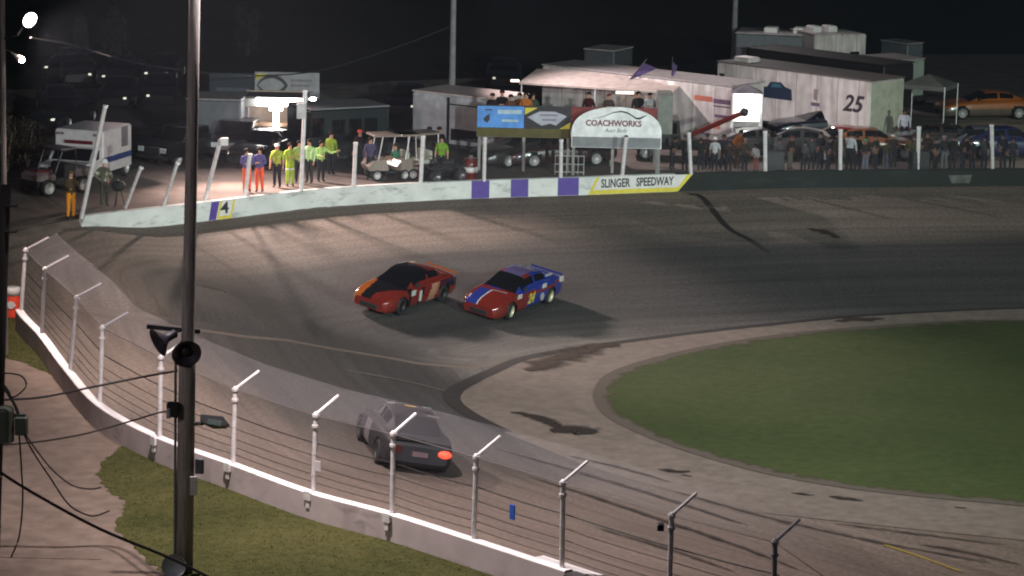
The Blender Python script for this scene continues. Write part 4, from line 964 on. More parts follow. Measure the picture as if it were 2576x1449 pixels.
for y in (.72, -.72): MB().box(2.4, 2.495, y - .14, y + .14, .62, .82, ch=.02).build('headlight', chrome, am)
for x in (1.9, -1.7):
    for y in (.86, -.86): wheel(am, x, y, .38, .26, rim=steel)
ut = veh('utility_cart', 'red and white off-road utility cart parked at far left', 'utility cart', 78, 492, 225, 1.2)
MB().box(.35, 1.3, -.62, .62, .62, .95, ch=.12).build('hood', paint('cart_white', (104, 90, 92)), ut); MB().box(.4, 1.15, -.35, .35, .953, 1.0, ch=.02).build('hood_panel', red, ut)
MB().box(-1.3, -.5, -.68, .68, .68, 1.0, ch=.05).build('bed', mm('bed_grey', lin(90, 80, 84), rough=.5), ut); MB().box(-1.2, 1.25, -.5, .5, .4, .66, ch=.03).build('chassis', black, ut)
b = MB()
for y in (.58, -.58): b.tube([(.45, y, .9), (.1, y, 1.72), (-.55, y, 1.75), (-.6, y, .9)], .035, 6)
for x, z in ((.1, 1.72), (-.55, 1.75)): b.tube([(x, -.58, z), (x, .58, z)], .035, 6)
b.build('roll_cage', darkm, ut); MB().box(-.58, .12, -.56, .56, 1.76, 1.82, ch=.02).build('roof', paint('cart_white', (104, 90, 92)), ut); MB().box(-.45, -.1, -.5, .5, .66, 1.2, ch=.05).build('seat', black, ut)
for x in (.85, -.85):
    for y in (.62, -.62): wheel(ut, x, y, .34, .26, rim=steel)
gl = thing('grill', 'small dark round grill on thin legs beside the firefighter', 'grill', G(298, 522))
b = MB(); b.lathe([(0, .62), (.16, .65), (.27, .78), (.29, .86), (.24, .98), (.1, 1.04), (0, 1.05)], 14); b.build('bowl', black, gl, True)
b = MB()
for a in (0, 2.1, 4.2): b.tube([(math.cos(a) * .1, math.sin(a) * .1, .66), (math.cos(a) * .26, math.sin(a) * .26, 0)], .018, 5)
b.build('legs', darkm, gl)
MB().tube([(0, 0, 1.05), (0, 0, 1.1)], .03, 6).build('lid_handle', wood, gl)
def golf(label, px, py, ang):
    o = veh('golf_cart', label, 'golf cart', px, py, ang); c = paint('cart_cream', (140, 128, 120))
    b = MB(); b.prism([(.3, .42), (1.1, .42), (1.16, .6), (.95, .84), (.42, .9), (.3, .5)], -.56, .56); b.build('front_cowl', c, o)
    b = MB(); b.prism([(-1.15, .5), (-.95, .36), (-.25, .36), (-.2, .62), (-1.1, .72)], -.56, .56); b.build('rear_body', c, o)
    MB().box(-.3, .4, -.5, .5, .3, .38).build('floor', black, o); MB().box(-.5, -.05, -.5, .5, .62, .78, ch=.04).build('seat', mm('seat_cream', lin(170, 176, 160), rough=.6), o); MB().box(-.62, -.48, -.5, .5, .78, 1.15, ch=.04).build('backrest', MT['seat_cream'], o)
    MB().box(-1.05, .95, -.6, .6, 1.82, 1.89, ch=.03).build('roof', c, o)
    for x, x2 in ((.75, .55), (-.9, -.85)):
        for y in (.52, -.52): MB().tube([(x, y, .8), (x2, y, 1.84)], .025, 6).build('roof_post', steel, o)
    b = MB(); b.tube([(.5, .25, .85), (.28, .25, 1.08)], .02, 5); b.lathe([(.13, 0), (.15, .015), (.13, .03)], 12, M=Matrix.Translation((.26, .25, 1.08)) @ Matrix.Rotation(-.7, 4, 'Y')); b.build('steering_wheel', black, o)
    for x in (.8, -.75):
        for y in (.5, -.5): wheel(o, x, y, .23, .18, rim=steel)
    return o
gc = golf('cream golf cart with flat roof behind the far fence', 985, 449, 200)
p = gc.matrix_world @ Vector((-.25, -.22, .12)); person('person in teal shirt seated in the golf cart', p, 200, 1.7, (50, 120, 92), DK, sit=True, arms='fwd', sleeves=False)
q = golf('second cream golf cart behind a fence post, right of the first', 1040, 446, 215)
atv = veh('quad_bike', 'dark quad bike with pale wheel hub behind the far fence', 'quad bike', 1112, 455, 215)
MB().box(-.6, .55, -.24, .24, .45, .75, ch=.08).build('body', black, atv); MB().box(-.5, .05, -.17, .17, .75, .88, ch=.05).build('seat', darkm, atv)
b = MB(); b.tube([(.4, -.38, 1.02), (.36, 0, .98), (.4, .38, 1.02)], .02, 6); b.tube([(.36, 0, .98), (.5, 0, .6)], .03, 6); b.build('handlebar', darkm, atv)
for x in (.6, -.6):
    for y in (.42, -.42): wheel(atv, x, y, .29, .24, rim=chrome); b = MB(); b.box(x - .32, x + .32, y - .16, y + .16, .6, .66, ch=.02); b.build('fender', darkm, atv)
dr = thing('barrel', 'red drum with broad white band behind the far fence', 'barrel', G(1184, 454))
b = MB(); b.lathe([(.29, 0), (.3, .02), (.29, .05), (.285, .3), (.3, .32), (.285, .34), (.285, .6), (.3, .62), (.285, .64), (.285, .9), (.3, .92), (.27, .93), (.0, .92)], 18); b.build('drum_body', red, dr, True); MB().lathe([(.294, .36), (.294, .58)], 18).build('white_band', whitep, dr, True); MB().lathe([(.1, .92), (.1, 1.02), (.06, 1.06), (0, 1.06)], 12).build('drum_cap', mm('cap_grey', lin(150, 140, 140), rough=.6), dr, True)
o = at(25, 778, -.7); o = at(30, 797, -.7); dr = thing('barrel', 'orange and white traffic drum at the foot of the near wall, far left', 'barrel', o)
MB().lathe([(.3, 0), (.29, .06), (.27, .9), (.25, .92)], 18).build('drum_body', paint('drum_orange', (226, 70, 40), rough=.5), dr, True); MB().lathe([(.2865, .74), (.28, .98), (.2, 1.0), (0, 1.0)], 18).build('white_band', whitep, dr, True); b = MB(); b.lathe([(0, .012), (.13, .012), (.13, 0)], 12, M=frame((.02, -.3, .45), (1, 0, 0), (0, 0, 1))); b.build('white_disc', whitep, dr)
# ---------------------------------------------------------------- cars and trucks outside the track
def sedan(label, px, py, ang, col, group='cars parked outside the track', step=.16, two=None, lit=None, det=False):
    p = G(px, py); h = Vector((math.cos(R_(ang)), math.sin(R_(ang)), 0)); M_ = flatM(p, h, ZG)
    a = paint('car_%d_%d_%d' % col, col); c = paint('car_%d_%d_%d' % two, two) if two else a
    o = race_car('parked_car', label, 'car', M_, [a, c], (lambda x, y, z: 1 if z < .55 else 0) if two else (lambda *q: 0), lambda *q: 0, rim=steel, group=group, step=step, details=det)
    if lit:
        for y in lit: MB().box(2.2, 2.46, y - .07, y + .07, .54, .62, ch=.01).build('headlight', faintm, o)
    return o
def pickup(label, px, py, ang, col, group='cars parked outside the track', lit=False):
    o = veh('pickup_truck', label, 'pickup truck', px, py, ang, 2.1, group); o.matrix_world = o.matrix_world @ Matrix.Scale(.84, 4); m = paint('car_%d_%d_%d' % col, col)
    b = MB(); b.prism([(-2.6, .5), (2.5, .45), (2.58, .8), (2.5, 1.12), (1.15, 1.2), (-2.6, 1.15)], -.95, .95); b.build('body', m, o)
    b = MB(); b.prism([(1.2, 1.19), (.65, 1.84), (-.7, 1.86), (-.95, 1.16)], -.85, .85); b.build('cab', m, o)
    b = MB(); b.add([(1.2, -.75, 1.24), (1.2, .75, 1.24), (.7, .7, 1.82), (.7, -.7, 1.82)], [(0, 1, 2, 3)]); b.build('windshield', glass, o)
    for y in (.857, -.857): b = MB(); b.add([(1.0, y, 1.26), (.66, y, 1.76), (-.62, y, 1.76), (-.75, y, 1.26)], [(0, 1, 2, 3)]); b.build('side_window', glass, o)
    MB().box(2.5, 2.62, -.5, .5, .62, 1.02, ch=.02).build('grille', chrome if lit else darkm, o)
    for y in (.72, -.72): MB().box(2.5, 2.63, y - .18, y + .18, .76, 1.0, ch=.02).build('headlight', mm('grey_lens', lin(190, 195, 195), rough=.25), o)
    MB().box(2.5, 2.7, -.94, .94, .42, .6, ch=.03).build('bumper', darkm, o)
    for x in (1.65, -1.65):
        for y in (.82, -.82): wheel(o, x, y, .38, .26, rim=steel)
    return o
pickup('dark pickup truck facing the track with pale headlights, left of the lit stand', 575, 408, 262, (28, 30, 34), lit=True)
pickup('dark pickup truck right of the ambulance', 385, 420, 235, (24, 26, 30))
sedan('dark car with bright windscreen parked before the lit concession stand', 668, 404, 250, (30, 30, 32), det=True)
sedan('dark car parked behind the pickup beside the ambulance', 440, 392, 250, (30, 34, 38))
sedan('dark car under the left end of the viewing stand', 1318, 412, 215, (44, 36, 38)); sedan('dark maroon car under the right end of the viewing stand', 1404, 414, 200, (54, 34, 36))
sedan('black race car parked in front of the numbered hauler', 2065, 345, 195, (22, 24, 44), step=.1, det=True)
sedan('orange and white race car parked on the dirt slope at right', 2478, 296, 190, (160, 88, 28), two=(96, 84, 72), det=True, step=.1)
sedan('red race car with white flank behind the far fence', 2108, 393, 190, (150, 46, 42), two=(120, 112, 112), det=True, step=.1)
sedan('orange race car with blue sill behind the far fence', 2186, 396, 5, (140, 84, 58), two=(40, 48, 84), det=True, step=.1)
sedan('grey car parked behind the far fence, left of the red race car', 2000, 398, 170, (70, 68, 68))
sedan('pale blue-grey car near the right edge behind the far fence', 2452, 392, 185, (92, 94, 104), two=(44, 56, 96)); sedan('deep blue car at the right edge behind the far fence', 2535, 394, 10, (26, 36, 84))
sedan('dark car between the wrecker and the grey car behind the far fence', 1905, 396, 20, (50, 46, 46)); sedan('dim brown car behind the right part of the far fence', 2345, 385, 175, (54, 44, 40))
for i, (px, py, a, lt, lb) in enumerate(((176, 186, 262, (.55, -.55), 'dark car far off at left showing two bright headlights'), (196, 202, 280, (0.5,), 'dark car far off at left showing one yellowish headlight'), (303, 262, 270, (.5,), 'dark distant car with one dim lamp behind the ambulance roof'), (402, 256, 275, (-.5,), 'dark distant car with one dim lamp left of the grey trailer'), (410, 200, 268, (.5, -.5), 'dark distant car with two lamps just left of the utility pole'), (306, 208, 265, (-.4,), 'dark distant car with a lamp under the dim sign'), (152, 286, 285, (.5,), 'dark car with a dim lamp above the ambulance, left one'), (160, 316, 255, (.5,), 'dark car with a dim lamp just behind the ambulance'), (1026, 282, 265, (.5,), 'dark distant car with one lamp left of the white trailer'), (1268, 212, 270, (-.5,), 'dark distant car with one lamp behind the white trailer'))):
    sedan(lb, px, py, a, (20, 22, 26), group='dark cars far out in the lot', step=.3, lit=lt)
# ---------------------------------------------------------------- trailers, haulers, buildings
def bytop(name, label, cat, pl, pr_, zt, wid, m, zb=.35, roofm=None, wheels=True, group=None):
    L = at(pl[0], pl[1], zt); Rr = at(pr_[0], pr_[1], zt); d = (Rr - L); W = d.length; d.normalize(); ang = math.atan2(d.y, d.x)
    o = thing(name, label, cat, Vector((L.x, L.y, -.15)), ang, group); H = zt + .15
    MB().box(0, W, 0, wid, zb, H, ch=.07).build('wall', m, o)
    MB().box(-.02, W + .02, -.02, wid + .02, H + .003, H + .06, ch=.02).build('roof', roofm or mm('roof_grey', lin(150, 142, 142), rough=.6), o)
    MB().box(-.006, W + .006, -.03, -.004, zb, zb + .12).build('lower_trim', darkm, o)
    if wheels:
        for x in (W * .6, W * .6 + .85): wheel(o, x, .25, .36, .22, rim=steel); wheel(o, x, wid - .25, .36, .22, rim=steel)
    return o, W, H
hw = seamed('hauler_white', lin(214, 204, 204)); hg = mm('trailer_grey', lin(92, 96, 102), rough=.5); hcream = mm('trailer_cream', lin(176, 176, 160), rough=.5)
h1, W1, H1 = bytop('race_hauler', 'long white hauler behind the viewing stand, lit pink', 'trailer', (1363, 164), (1843, 219), 2.75, 2.5, hw)
s1 = lambda x, z: frame((x, -.012, z), (1, 0, 0), (0, 0, 1))
graf = paint('graphic_orange', (190, 110, 90), rough=.5); grap = paint('graphic_purple', (110, 84, 110), rough=.5)
def bar(o, x, z, w, h_, m, y=-.012): return MB().box(x - w / 2, x + w / 2, y, y + .008, z - h_ / 2, z + h_ / 2, ch=.002).build('graphic', m, o)
bar(h1, W1 - 1.55, 2.25, 1.0, .22, graf); bar(h1, W1 - .55, 2.2, .9, .2, grap); bar(h1, W1 - .55, 1.98, .9, .06, grap); bar(h1, W1 - .5, 1.55, .8, .12, grap); bar(h1, W1 - .75, 1.1, .3, .25, graf); bar(h1, W1 - 1.1, .7, 1.3, .07, grap); bar(h1, W1 - 1.8, .45, 1.6, .1, graf)
h2, W2, H2 = bytop('race_hauler', 'white hauler with a race car picture and large dark number', 'trailer', (1803, 156), (2190, 206), 2.75, 2.5, hw, roofm=mm('roof_dark', lin(96, 88, 86), rough=.7))
def px_on(o, W, x): return W * (x - 1803) / (2190 - 1803.)
x = px_on(h2, W2, 1957); b = MB(); b.prism([(-.95, -.4), (-.98, -.02), (-.75, .1), (-.5, .12), (-.3, .36), (.3, .4), (.55, .22), (.95, .12), (1.0, -.38)], -.02, -.008, M=Matrix.Translation((x, 0, 1.95))); b.build('graphic', paint('graphic_navy', (24, 40, 66), rough=.5), h2)
b = MB(); b.prism([(-.28, .12), (-.2, .3), (.25, .32), (.42, .16)], -.026, -.021, M=Matrix.Translation((x, 0, 1.95))); b.build('graphic', paint('graphic_teal', (50, 100, 120), rough=.5), h2)
letter(h2, '25', 1.05, s1(px_on(h2, W2, 2148), 1.78), paint('number_plum', (46, 38, 54), rough=.5), width=1.25, shear=.3, bold=.025, name='number')
x = px_on(h2, W2, 2058); bar(h2, x, 2.0, .22, .5, paint('graphic_dim', (150, 128, 130), rough=.5)); bar(h2, x, 1.55, .5, .16, grap); bar(h2, .35, 2.25, .3, .3, darkm)
MB().box(W2 + .003, W2 + .014, .1, 2.4, .45, H2 - .1).build('end_door', hcream, h2)
b = MB(); b.box(.5, 1.5, .6, 1.4, H2 + .06, H2 + .28, ch=.05); b.build('roof_vent', hw, h2)
o, W, H = bytop('trailer', 'white trailer with pink lit roof left of the viewing stand', 'trailer', (1037, 229), (1245, 252), 2.3, 2.6, mm('trailer_pale', lin(186, 184, 188), rough=.5), roofm=mm('roof_lit_pink', lin(206, 186, 182), rough=.5), zb=.2)  # roof colour carries the pink lamp tint
MB().box(W * .43, W * .46, -.03, 0, .2, H - .1).build('door_post', darkm, o); MB().box(W * .46, W * .86, -.03, -.004, H - .42, H - .36).build('door_rail', darkm, o); MB().box(W * .48, W * .84, -.02, -.006, .5, 1.0).build('dark_panel', darkm, o)
bytop('trailer', 'dim grey box trailer left of the lit concession stand', 'trailer', (468, 250), (606, 254), 2.2, 2.4, hg)
bytop('trailer', 'small dim grey trailer behind the numbered hauler, upper one', 'trailer', (2284, 112), (2324, 109), 1.9, 2.0, hg); bytop('trailer', 'dim grey trailer behind the cream end of the numbered hauler', 'trailer', (2246, 154), (2328, 149), 2.1, 2.4, mm('trailer_greygreen', lin(150, 158, 150), rough=.5))
o, W, H = bytop('motorhome', 'white motorhome far off at upper right with rooftop units', 'motorhome', (2050, 88), (2122, 86), 2.9, 2.6, hw)
MB().box(W, W + 1.35, -.0, 2.55, .35, H - .02, ch=.06).build('front_body', hw, o); MB().box(W + .42, W + .95, -.02, -.004, 1.3, 2.15, ch=.01).build('window', glass, o)
for x in (.2, 1.1): MB().box(x, x + .5, .5, 1.4, H + .06, H + .36, ch=.06).build('roof_unit', whitep, o)
MB().box(.25, .6, -.02, -.004, 1.5, 2.1, ch=.01).build('window', glass, o)
o, W, H = bytop('motorhome', 'dim long camper left of the white motorhome at upper right', 'motorhome', (1850, 84), (2046, 92), 2.7, 2.6, hg)
MB().box(.6, 2.2, -.02, -.004, 1.2, 2.1, ch=.01).build('window', glass, o); b = MB(); b.box(W - 1.1, W - .4, .5, 1.5, H + .06, H + .34, ch=.06); b.build('roof_unit', whitep, o); b = MB(); b.box(W - 2.6, W - 1.9, .5, 1.5, H + .06, H + .3, ch=.06); b.build('roof_unit', whitep, o)
o, W, H = bytop('trailer', 'nearly black trailer in front of the white motorhome at upper right', 'trailer', (1880, 122), (2225, 166), 2.3, 2.3, mm('trailer_black', lin(34, 30, 30), rough=.6), roofm=mm('roof_black', lin(30, 28, 28), rough=.7))
bytop('camper', 'barely visible camper roof behind the long hauler', 'camper', (1468, 124), (1545, 130), 2.2, 2.2, mm('camper_dim', lin(70, 72, 76), rough=.6))
# dark coach right of the lit stand
o, W, H = bytop('coach', 'dark coach with grey roof right of the lit concession stand', 'coach', (782, 278), (980, 268), 2.3, 2.4, paint('coach_dark', (26, 34, 38)), roofm=mm('coach_roof', lin(120, 120, 122), rough=.6))
MB().box(-.02, .62, -.03, -.006, 1.3, 2.1, ch=.01).build('windshield', glass, o)
for k in range(3): MB().box(1.0 + k * .75, 1.6 + k * .75, -.03, -.006, 1.35, 2.0, ch=.01).build('window', glass, o)
# lit concession stand
p = G(690, 382); k = FPX / (p - CAM).dot(FWD); Lx = (611 - 690) / k; Rx = (768 - 690) / k; zf = lambda py: (atd(690, py, p.y).z + .15)
p_st = p.copy()
st = thing('concession_stand', 'concession stand with glaring white tube lights under its roof', 'concession stand', p)
MB().box(Lx, Rx, 1.6, 1.7, 0, zf(240)).build('back_wall', mm('stand_wall', lin(170, 150, 135), rough=.7), st); MB().box(Lx, Lx + .24, .0, .2, 0, zf(271)).build('corner_post', mm('stand_post', lin(170, 165, 170), rough=.6), st); MB().box(Rx - .15, Rx, .0, .2, 0, zf(271)).build('corner_post', MT['stand_post'], st)
MB().box(Lx - .05, Rx + .05, -.1, 1.75, zf(247), zf(243), ch=.01).build('roof', mm('stand_roof', lin(90, 88, 92), rough=.7), st); MB().box(Lx, Rx, -.06, -.02, zf(268), zf(249)).build('fascia', whitep, st)
MB().box(Lx + .3, Rx - .15, .2, .7, zf(320), zf(312), ch=.02).build('counter', mm('counter_tan', lin(150, 120, 100), rough=.6), st); MB().box(Lx + .3, Rx - .15, .3, .4, 0, zf(321)).build('counter_front', darkm, st)
c0 = (694 - 690) / k
MB().box(c0 - .11, c0 + .11, -.08, .0, zf(322), zf(269), ch=.02).build('glow_post', tubem, st); MB().box(c0 - .3, c0 + .28, -.085, -.005, zf(277), zf(269.5), ch=.02).build('lit_sign', tubem, st)  # post made to glow in place of tube light falling on it
MB().box((644 - 690) / k, (762 - 690) / k, -.12, -.065, zf(265), zf(246), ch=.02).build('tube_light', tubem, st); MB().box((740 - 690) / k, (752 - 690) / k, -.05, .02, zf(276), zf(269.5), ch=.01).build('lit_sign', tubem, st)
q = atd(787, 249, p.y - .3); MB().ball(q, .15, .1, .07, 10).build('lamp_bulb', lampm, None); ob = COL.objects[-1] if False else bpy.data.objects['lamp_bulb']; ob.name = 'flood_lamp'; tag(ob, 'small oval lit lamp right of the concession stand roof', 'lamp')
# bill boards behind it
def board(label, x0, x1, yt, yb, by, m):
    p = G((x0 + x1) / 2, by); k = FPX / (p - CAM).dot(FWD); o = thing('billboard', label, 'billboard', p); w_ = (x1 - x0) / 2 / k; zt_ = atd(x0, yt, p.y).z + .15; zb_ = atd(x0, yb, p.y).z + .15
    MB().box(-w_, w_, -.04, .04, zb_, zt_, ch=.01).build('panel', m, o)
    for x in (-w_ * .7, w_ * .7): MB().tube([(x, .09, 0), (x, .09, zt_ - .1)], .05, 6).build('post', darkm, o)
    return o, w_, zb_, zt_
o, w_, zb_, zt_ = board('pale billboard with dark oval emblem above the concession stand', 640, 803, 180, 246, 290, mm('board_pale', lin(160, 156, 160), rough=.6)); zc = (zb_ + zt_) / 2
def lens(cx, cz, rx, rz, y): return [(cx + rx * math.cos(t) * (1 - .25 * abs(math.sin(t))), cz + rz * math.sin(t)) for t in np.linspace(0, 2 * math.pi, 28, endpoint=False)]
b = MB(); b.prism(lens(-w_ * .45, zc, w_ * .48, .5, 0), -.055, -.045); b.build('emblem', mm('emblem_dark', lin(60, 56, 58), rough=.6), o); b = MB(); b.prism(lens(-w_ * .48, zc, w_ * .4, .33, 0), -.065, -.057); b.build('emblem', MT['board_pale'], o)
b = MB(); b.prism([(-w_ * .95, zt_ - .08), (-w_ * .95, zt_ - .4), (-w_ * .6, zt_ - .1)], -.056, -.046); b.build('yellow_corner', yellow, o)
for q_, z_ in ((.5, .25), (.45, 0), (.55, -.3)): MB().box(w_ * .12, w_ * (.12 + q_ * 1.3), -.05, -.042, zc + z_ - .05, zc + z_ + .05).build('text_line', mm('board_dim', lin(130, 122, 126), rough=.6), o)
o, w_, zb_, zt_ = board('dark dim billboard left of the pale one', 526, 638, 182, 248, 290, mm('board_dark', lin(34, 44, 52), rough=.6)); zc = (zb_ + zt_) / 2
for z_ in (-.15, -.42): MB().box(-w_ * .7, w_ * .8, -.05, -.042, zc + z_ - .09, zc + z_ + .07).build('text_line', mm('board_dim2', lin(70, 76, 84), rough=.6), o)
o, w_, zb_, zt_ = board('dim pale sign far off at left above the parked cars', 300, 350, 157, 177, 205, mm('board_faint', lin(110, 110, 112), rough=.6))
# viewing stand with banners, people leaning behind them
YS = G(1320, 432).y; vs0 = atd(1200, 345, YS); vs1 = atd(1660, 350, YS)
vs = thing('viewing_stand', 'raised viewing stand with banners along its front rail', 'viewing stand', Vector((vs0.x, YS, -.15)))
Wv = vs1.x - vs0.x; zz = lambda py: atd(1320, py, YS).z + .15; zx = lambda px: (atd(px, 300, YS).x - vs0.x)
MB().box(0, Wv, .0, 2.4, zz(346), zz(342), ch=.01).build('deck', wood, vs); MB().box(-.03, zx(1436), -.05, -.0, zz(345), zz(323)).build('fascia_board', mm('olive_board', lin(92, 86, 50), rough=.8), vs)
for x in np.linspace(.1, Wv - .1, 5):
    for y in (.15, 2.2): MB().box(x - .06, x + .06, y - .06, y + .06, 0, zz(346)).build('leg', wood, vs)
MB().box(-.04, Wv, .0, .05, zz(269), zz(266)).build('rail', darkm, vs)
MB().box(0, zx(1318), -.055, -.02, zz(322), zz(268)).build('blue_banner', mm('banner_blue', lin(88, 150, 226), rough=.6), vs)
for (a, c, t, e_) in ((1252, 1312, 277, 287), (1262, 1304, 301, 307)): MB().box(zx(a), zx(c), -.062, -.057, zz(e_), zz(t)).build('text_line', mm('banner_text', lin(176, 200, 214), rough=.6), vs)
b = MB(); b.prism([(zx(1216), zz(300)), (zx(1222), zz(293)), (zx(1232), zz(288)), (zx(1232), zz(302)), (zx(1226), zz(310)), (zx(1218), zz(306))], -.062, -.057); b.build('banner_emblem', darkm, vs); MB().box(zx(1220), zx(1238), -.062, -.057, zz(279), zz(276)).build('banner_emblem', darkm, vs)
MB().box(zx(1319), zx(1436), -.055, -.02, zz(323), zz(269)).build('black_banner', mm('banner_black', lin(44, 42, 48), rough=.6), vs)
b = MB(); cx_, cz_ = zx(1381), zz(297); b.prism([(cx_ - (1381 - 1326) / 61., cz_ + .05), (cx_ - .4, cz_ + .3), (cx_ + .25, cz_ + .3), (cx_ + .75, cz_ + .12), (cx_ + .3, cz_ - .28), (cx_ + .05, cz_ - .2), (cx_ - .3, cz_ - .3)], -.064, -.057); b.build('banner_emblem', mm('banner_white', lin(176, 176, 190), rough=.6), vs)
for i_, w2 in enumerate((.75, .6)): MB().box(cx_ - w2 / 2, cx_ + w2 / 2, -.069, -.0655, cz_ + .12 - .2 * i_, cz_ + .18 - .2 * i_).build('text_line', mm('emblem_text', lin(120, 116, 134), rough=.6), vs)
b = MB(); b.prism([(zx(1320), zz(270)), (zx(1320), zz(288)), (zx(1352), zz(270))], -.062, -.057); b.build('yellow_corner', yellow, vs); b = MB(); b.prism([(zx(1435), zz(322)), (zx(1435), zz(305)), (zx(1408), zz(322))], -.062, -.057); b.build('yellow_corner', yellow, vs)
MB().box(zx(1437), zx(1652), -.04, -.015, zz(330), zz(266)).build('red_banner', mm('banner_red', lin(120, 44, 42), rough=.6), vs)
MB().box(zx(1655), zx(1692), -.05, 1.8, zz(330), zz(233)).build('side_panel', mm('panel_greygreen', lin(120, 122, 116), rough=.6), vs)
for i, (px, c, hh, hat_) in enumerate(((1238, (38, 32, 40), 1.7, None), (1262, (30, 28, 34), 1.8, None), (1284, (90, 62, 48), 1.66, None), (1306, (110, 72, 50), 1.7, None), (1322, (170, 100, 50), 1.78, None), (1340, (60, 70, 60), 1.7, None), (1480, (60, 30, 34), 1.72, None), (1530, (70, 60, 60), 1.66, ('cap', (110, 60, 50))), (1604, (44, 44, 46), 1.78, None), (1634, (180, 190, 190), 1.74, ('cap', (30, 30, 36))))):
    q = atd(px, 300, YS + (1.5 if i > 5 else .5 + .3 * (i % 2))); q.z = vs0.z * 0 + zz(342) - .15
    person(['dark clothed person at the left end of the viewing stand rail', 'dark haired person second from the left on the viewing stand', 'person in brown top behind the blue banner', 'person in tan top behind the right half of the blue banner', 'person in orange top at the join of the blue and black banners', 'person in green-grey top behind the black banner', 'person in dark red top on the stand left of the white arch sign peak', 'person in brown cap standing behind the white arch sign', 'person in dark top right of the white arch sign peak on the stand', 'person in pale shirt and dark cap at the right end of the stand'][i], q, -90 + 15 * (i % 3 - 1), hh, c, DK, hat=hat_, arms='fold' if i % 2 else 'down')
# arch shaped sign in front of the stand
pS = G(1548, 443); kS = FPX / (pS - CAM).dot(FWD); so = thing('arch_sign', 'white arch shaped sign with a car outline and red lettering on legs', 'sign', pS + Vector((0, 0, 0)))
X = lambda px: (px - 1548) / kS; Z = lambda py: atd(1548, py, pS.y).z + .15
pol = [(X(1435), Z(372)), (X(1435), Z(336))] + [(X(1548) + X(1661) * math.cos(t) , lerp(Z(336), Z(269), math.sin(t) ** .8)) for t in np.linspace(math.pi * .97, math.pi * .03, 25)] + [(X(1661), Z(336)), (X(1661), Z(372))]
b = MB(); b.prism(pol, -.06, .02); b.build('panel', mm('sign_white', lin(236, 239, 242), rough=.5), so)
MB().box(X(1437), X(1659), -.068, -.062, Z(371), Z(345)).build('grey_band', mm('sign_grey', lin(132, 134, 138), rough=.6), so)
cur = [(680, 380), (850, 360), (1000, 310), (1200, 220), (1400, 188), (1560, 215), (1680, 280), (1800, 360), (1900, 362), (2000, 310), (2090, 275)]; wd = [4, 7, 9, 12, 20, 22, 20, 24, 28, 18, 4]
P_ = [(X((2120 + a * .1436) / 1.4907), Z((390 + c * .1436) / 1.4907)) for a, c in cur]; b = MB()
for i, (a, c) in enumerate(P_): q = wd[i] * .1436 / 1.4907 / kS; b.v += [(a, -.066, c - q), (a, -.066, c + q)]
for i in range(len(P_) - 1): b.f.append((2 * i, 2 * i + 2, 2 * i + 3, 2 * i + 1)); b.m.append(0)
b.build('car_outline', lettm, so)
letter(so, 'COACHWORKS', .34, frame((X(1540), -.066, Z(310.5)), (1, 0, 0), (0, 0, 1)), paint('sign_red', (120, 56, 70), rough=.5), width=X(1610) - X(1470), bold=.012); letter(so, 'Auto Body', .24, frame((X(1546), -.066, Z(328)), (1, 0, 0), (0, 0, 1)), paint('sign_slate', (96, 98, 112), rough=.5), width=.95, shear=.3)
for px in (1441, 1655): MB().box(X(px) - .06, X(px) + .06, -.05, .03, 0, Z(372)).build('leg', mm('leg_grey', lin(130, 130, 130), rough=.6), so)
rk = thing('barrier', 'low white pipe barrier in front of the arch sign', 'barrier', G(1432, 440)); b = MB()
for z in (.12, .45, .8): b.tube([(-.62, 0, z), (.62, 0, z)], .025, 6)
for x in np.linspace(-.6, .6, 6): b.tube([(x, 0, 0), (x, 0, .8)], .02, 6)
b.build('frame', mm('pipe_white', lin(170, 172, 170), rough=.5), rk)
# awning of the long hauler, flags, wrecker, lit tent
aL = at(1306, 207, 2.35); aR = at(1690, 233, 2.35); d = (aR - aL).normalized(); aw = thing('awning', 'pale awning along the near side of the long hauler', 'awning', Vector((aL.x, aL.y, -.15)), math.atan2(d.y, d.x)); Wa = (aR - aL).length
b = MB(); b.add([(0, 0, 2.42), (Wa, 0, 2.42), (Wa, 2.3, 2.8), (0, 2.3, 2.8), (0, 0, 2.5), (Wa, 0, 2.5), (Wa, 2.3, 2.88), (0, 2.3, 2.88)], [(0, 3, 2, 1), (4, 5, 6, 7), (0, 1, 5, 4), (1, 2, 6, 5), (2, 3, 7, 6), (3, 0, 4, 7)]); b.build('canopy', mm('awning_cloth', lin(186, 170, 164), rough=.8), aw)
for x in (.1, Wa * .5, Wa - .1): MB().tube([(x, .05, 0), (x, .05, 2.42)], .03, 6).build('pole', steel, aw)
def wallamp(label, px, py, Y): q = atd(px, py, Y); return tag(MB().box(-.4, .4, -.05, .05, -.05, .05, ch=.015, M=Matrix.Translation(q)).build('strip_lamp', mm('warm_strip', (1, .8, .7), emit=(1, .8, .68), estr=3.5, var=.02)), label, 'lamp')
wallamp('warm strip lamp under the awning edge', 1572, 233, aL.y - .6); wallamp('warm strip lamp on the top edge of the long hauler', 1706, 209, h1.matrix_world.translation.y - 4.6); wallamp('pair of bright lamps left of the awning', 1292, 203, 150).scale = (.5, 1, 1)
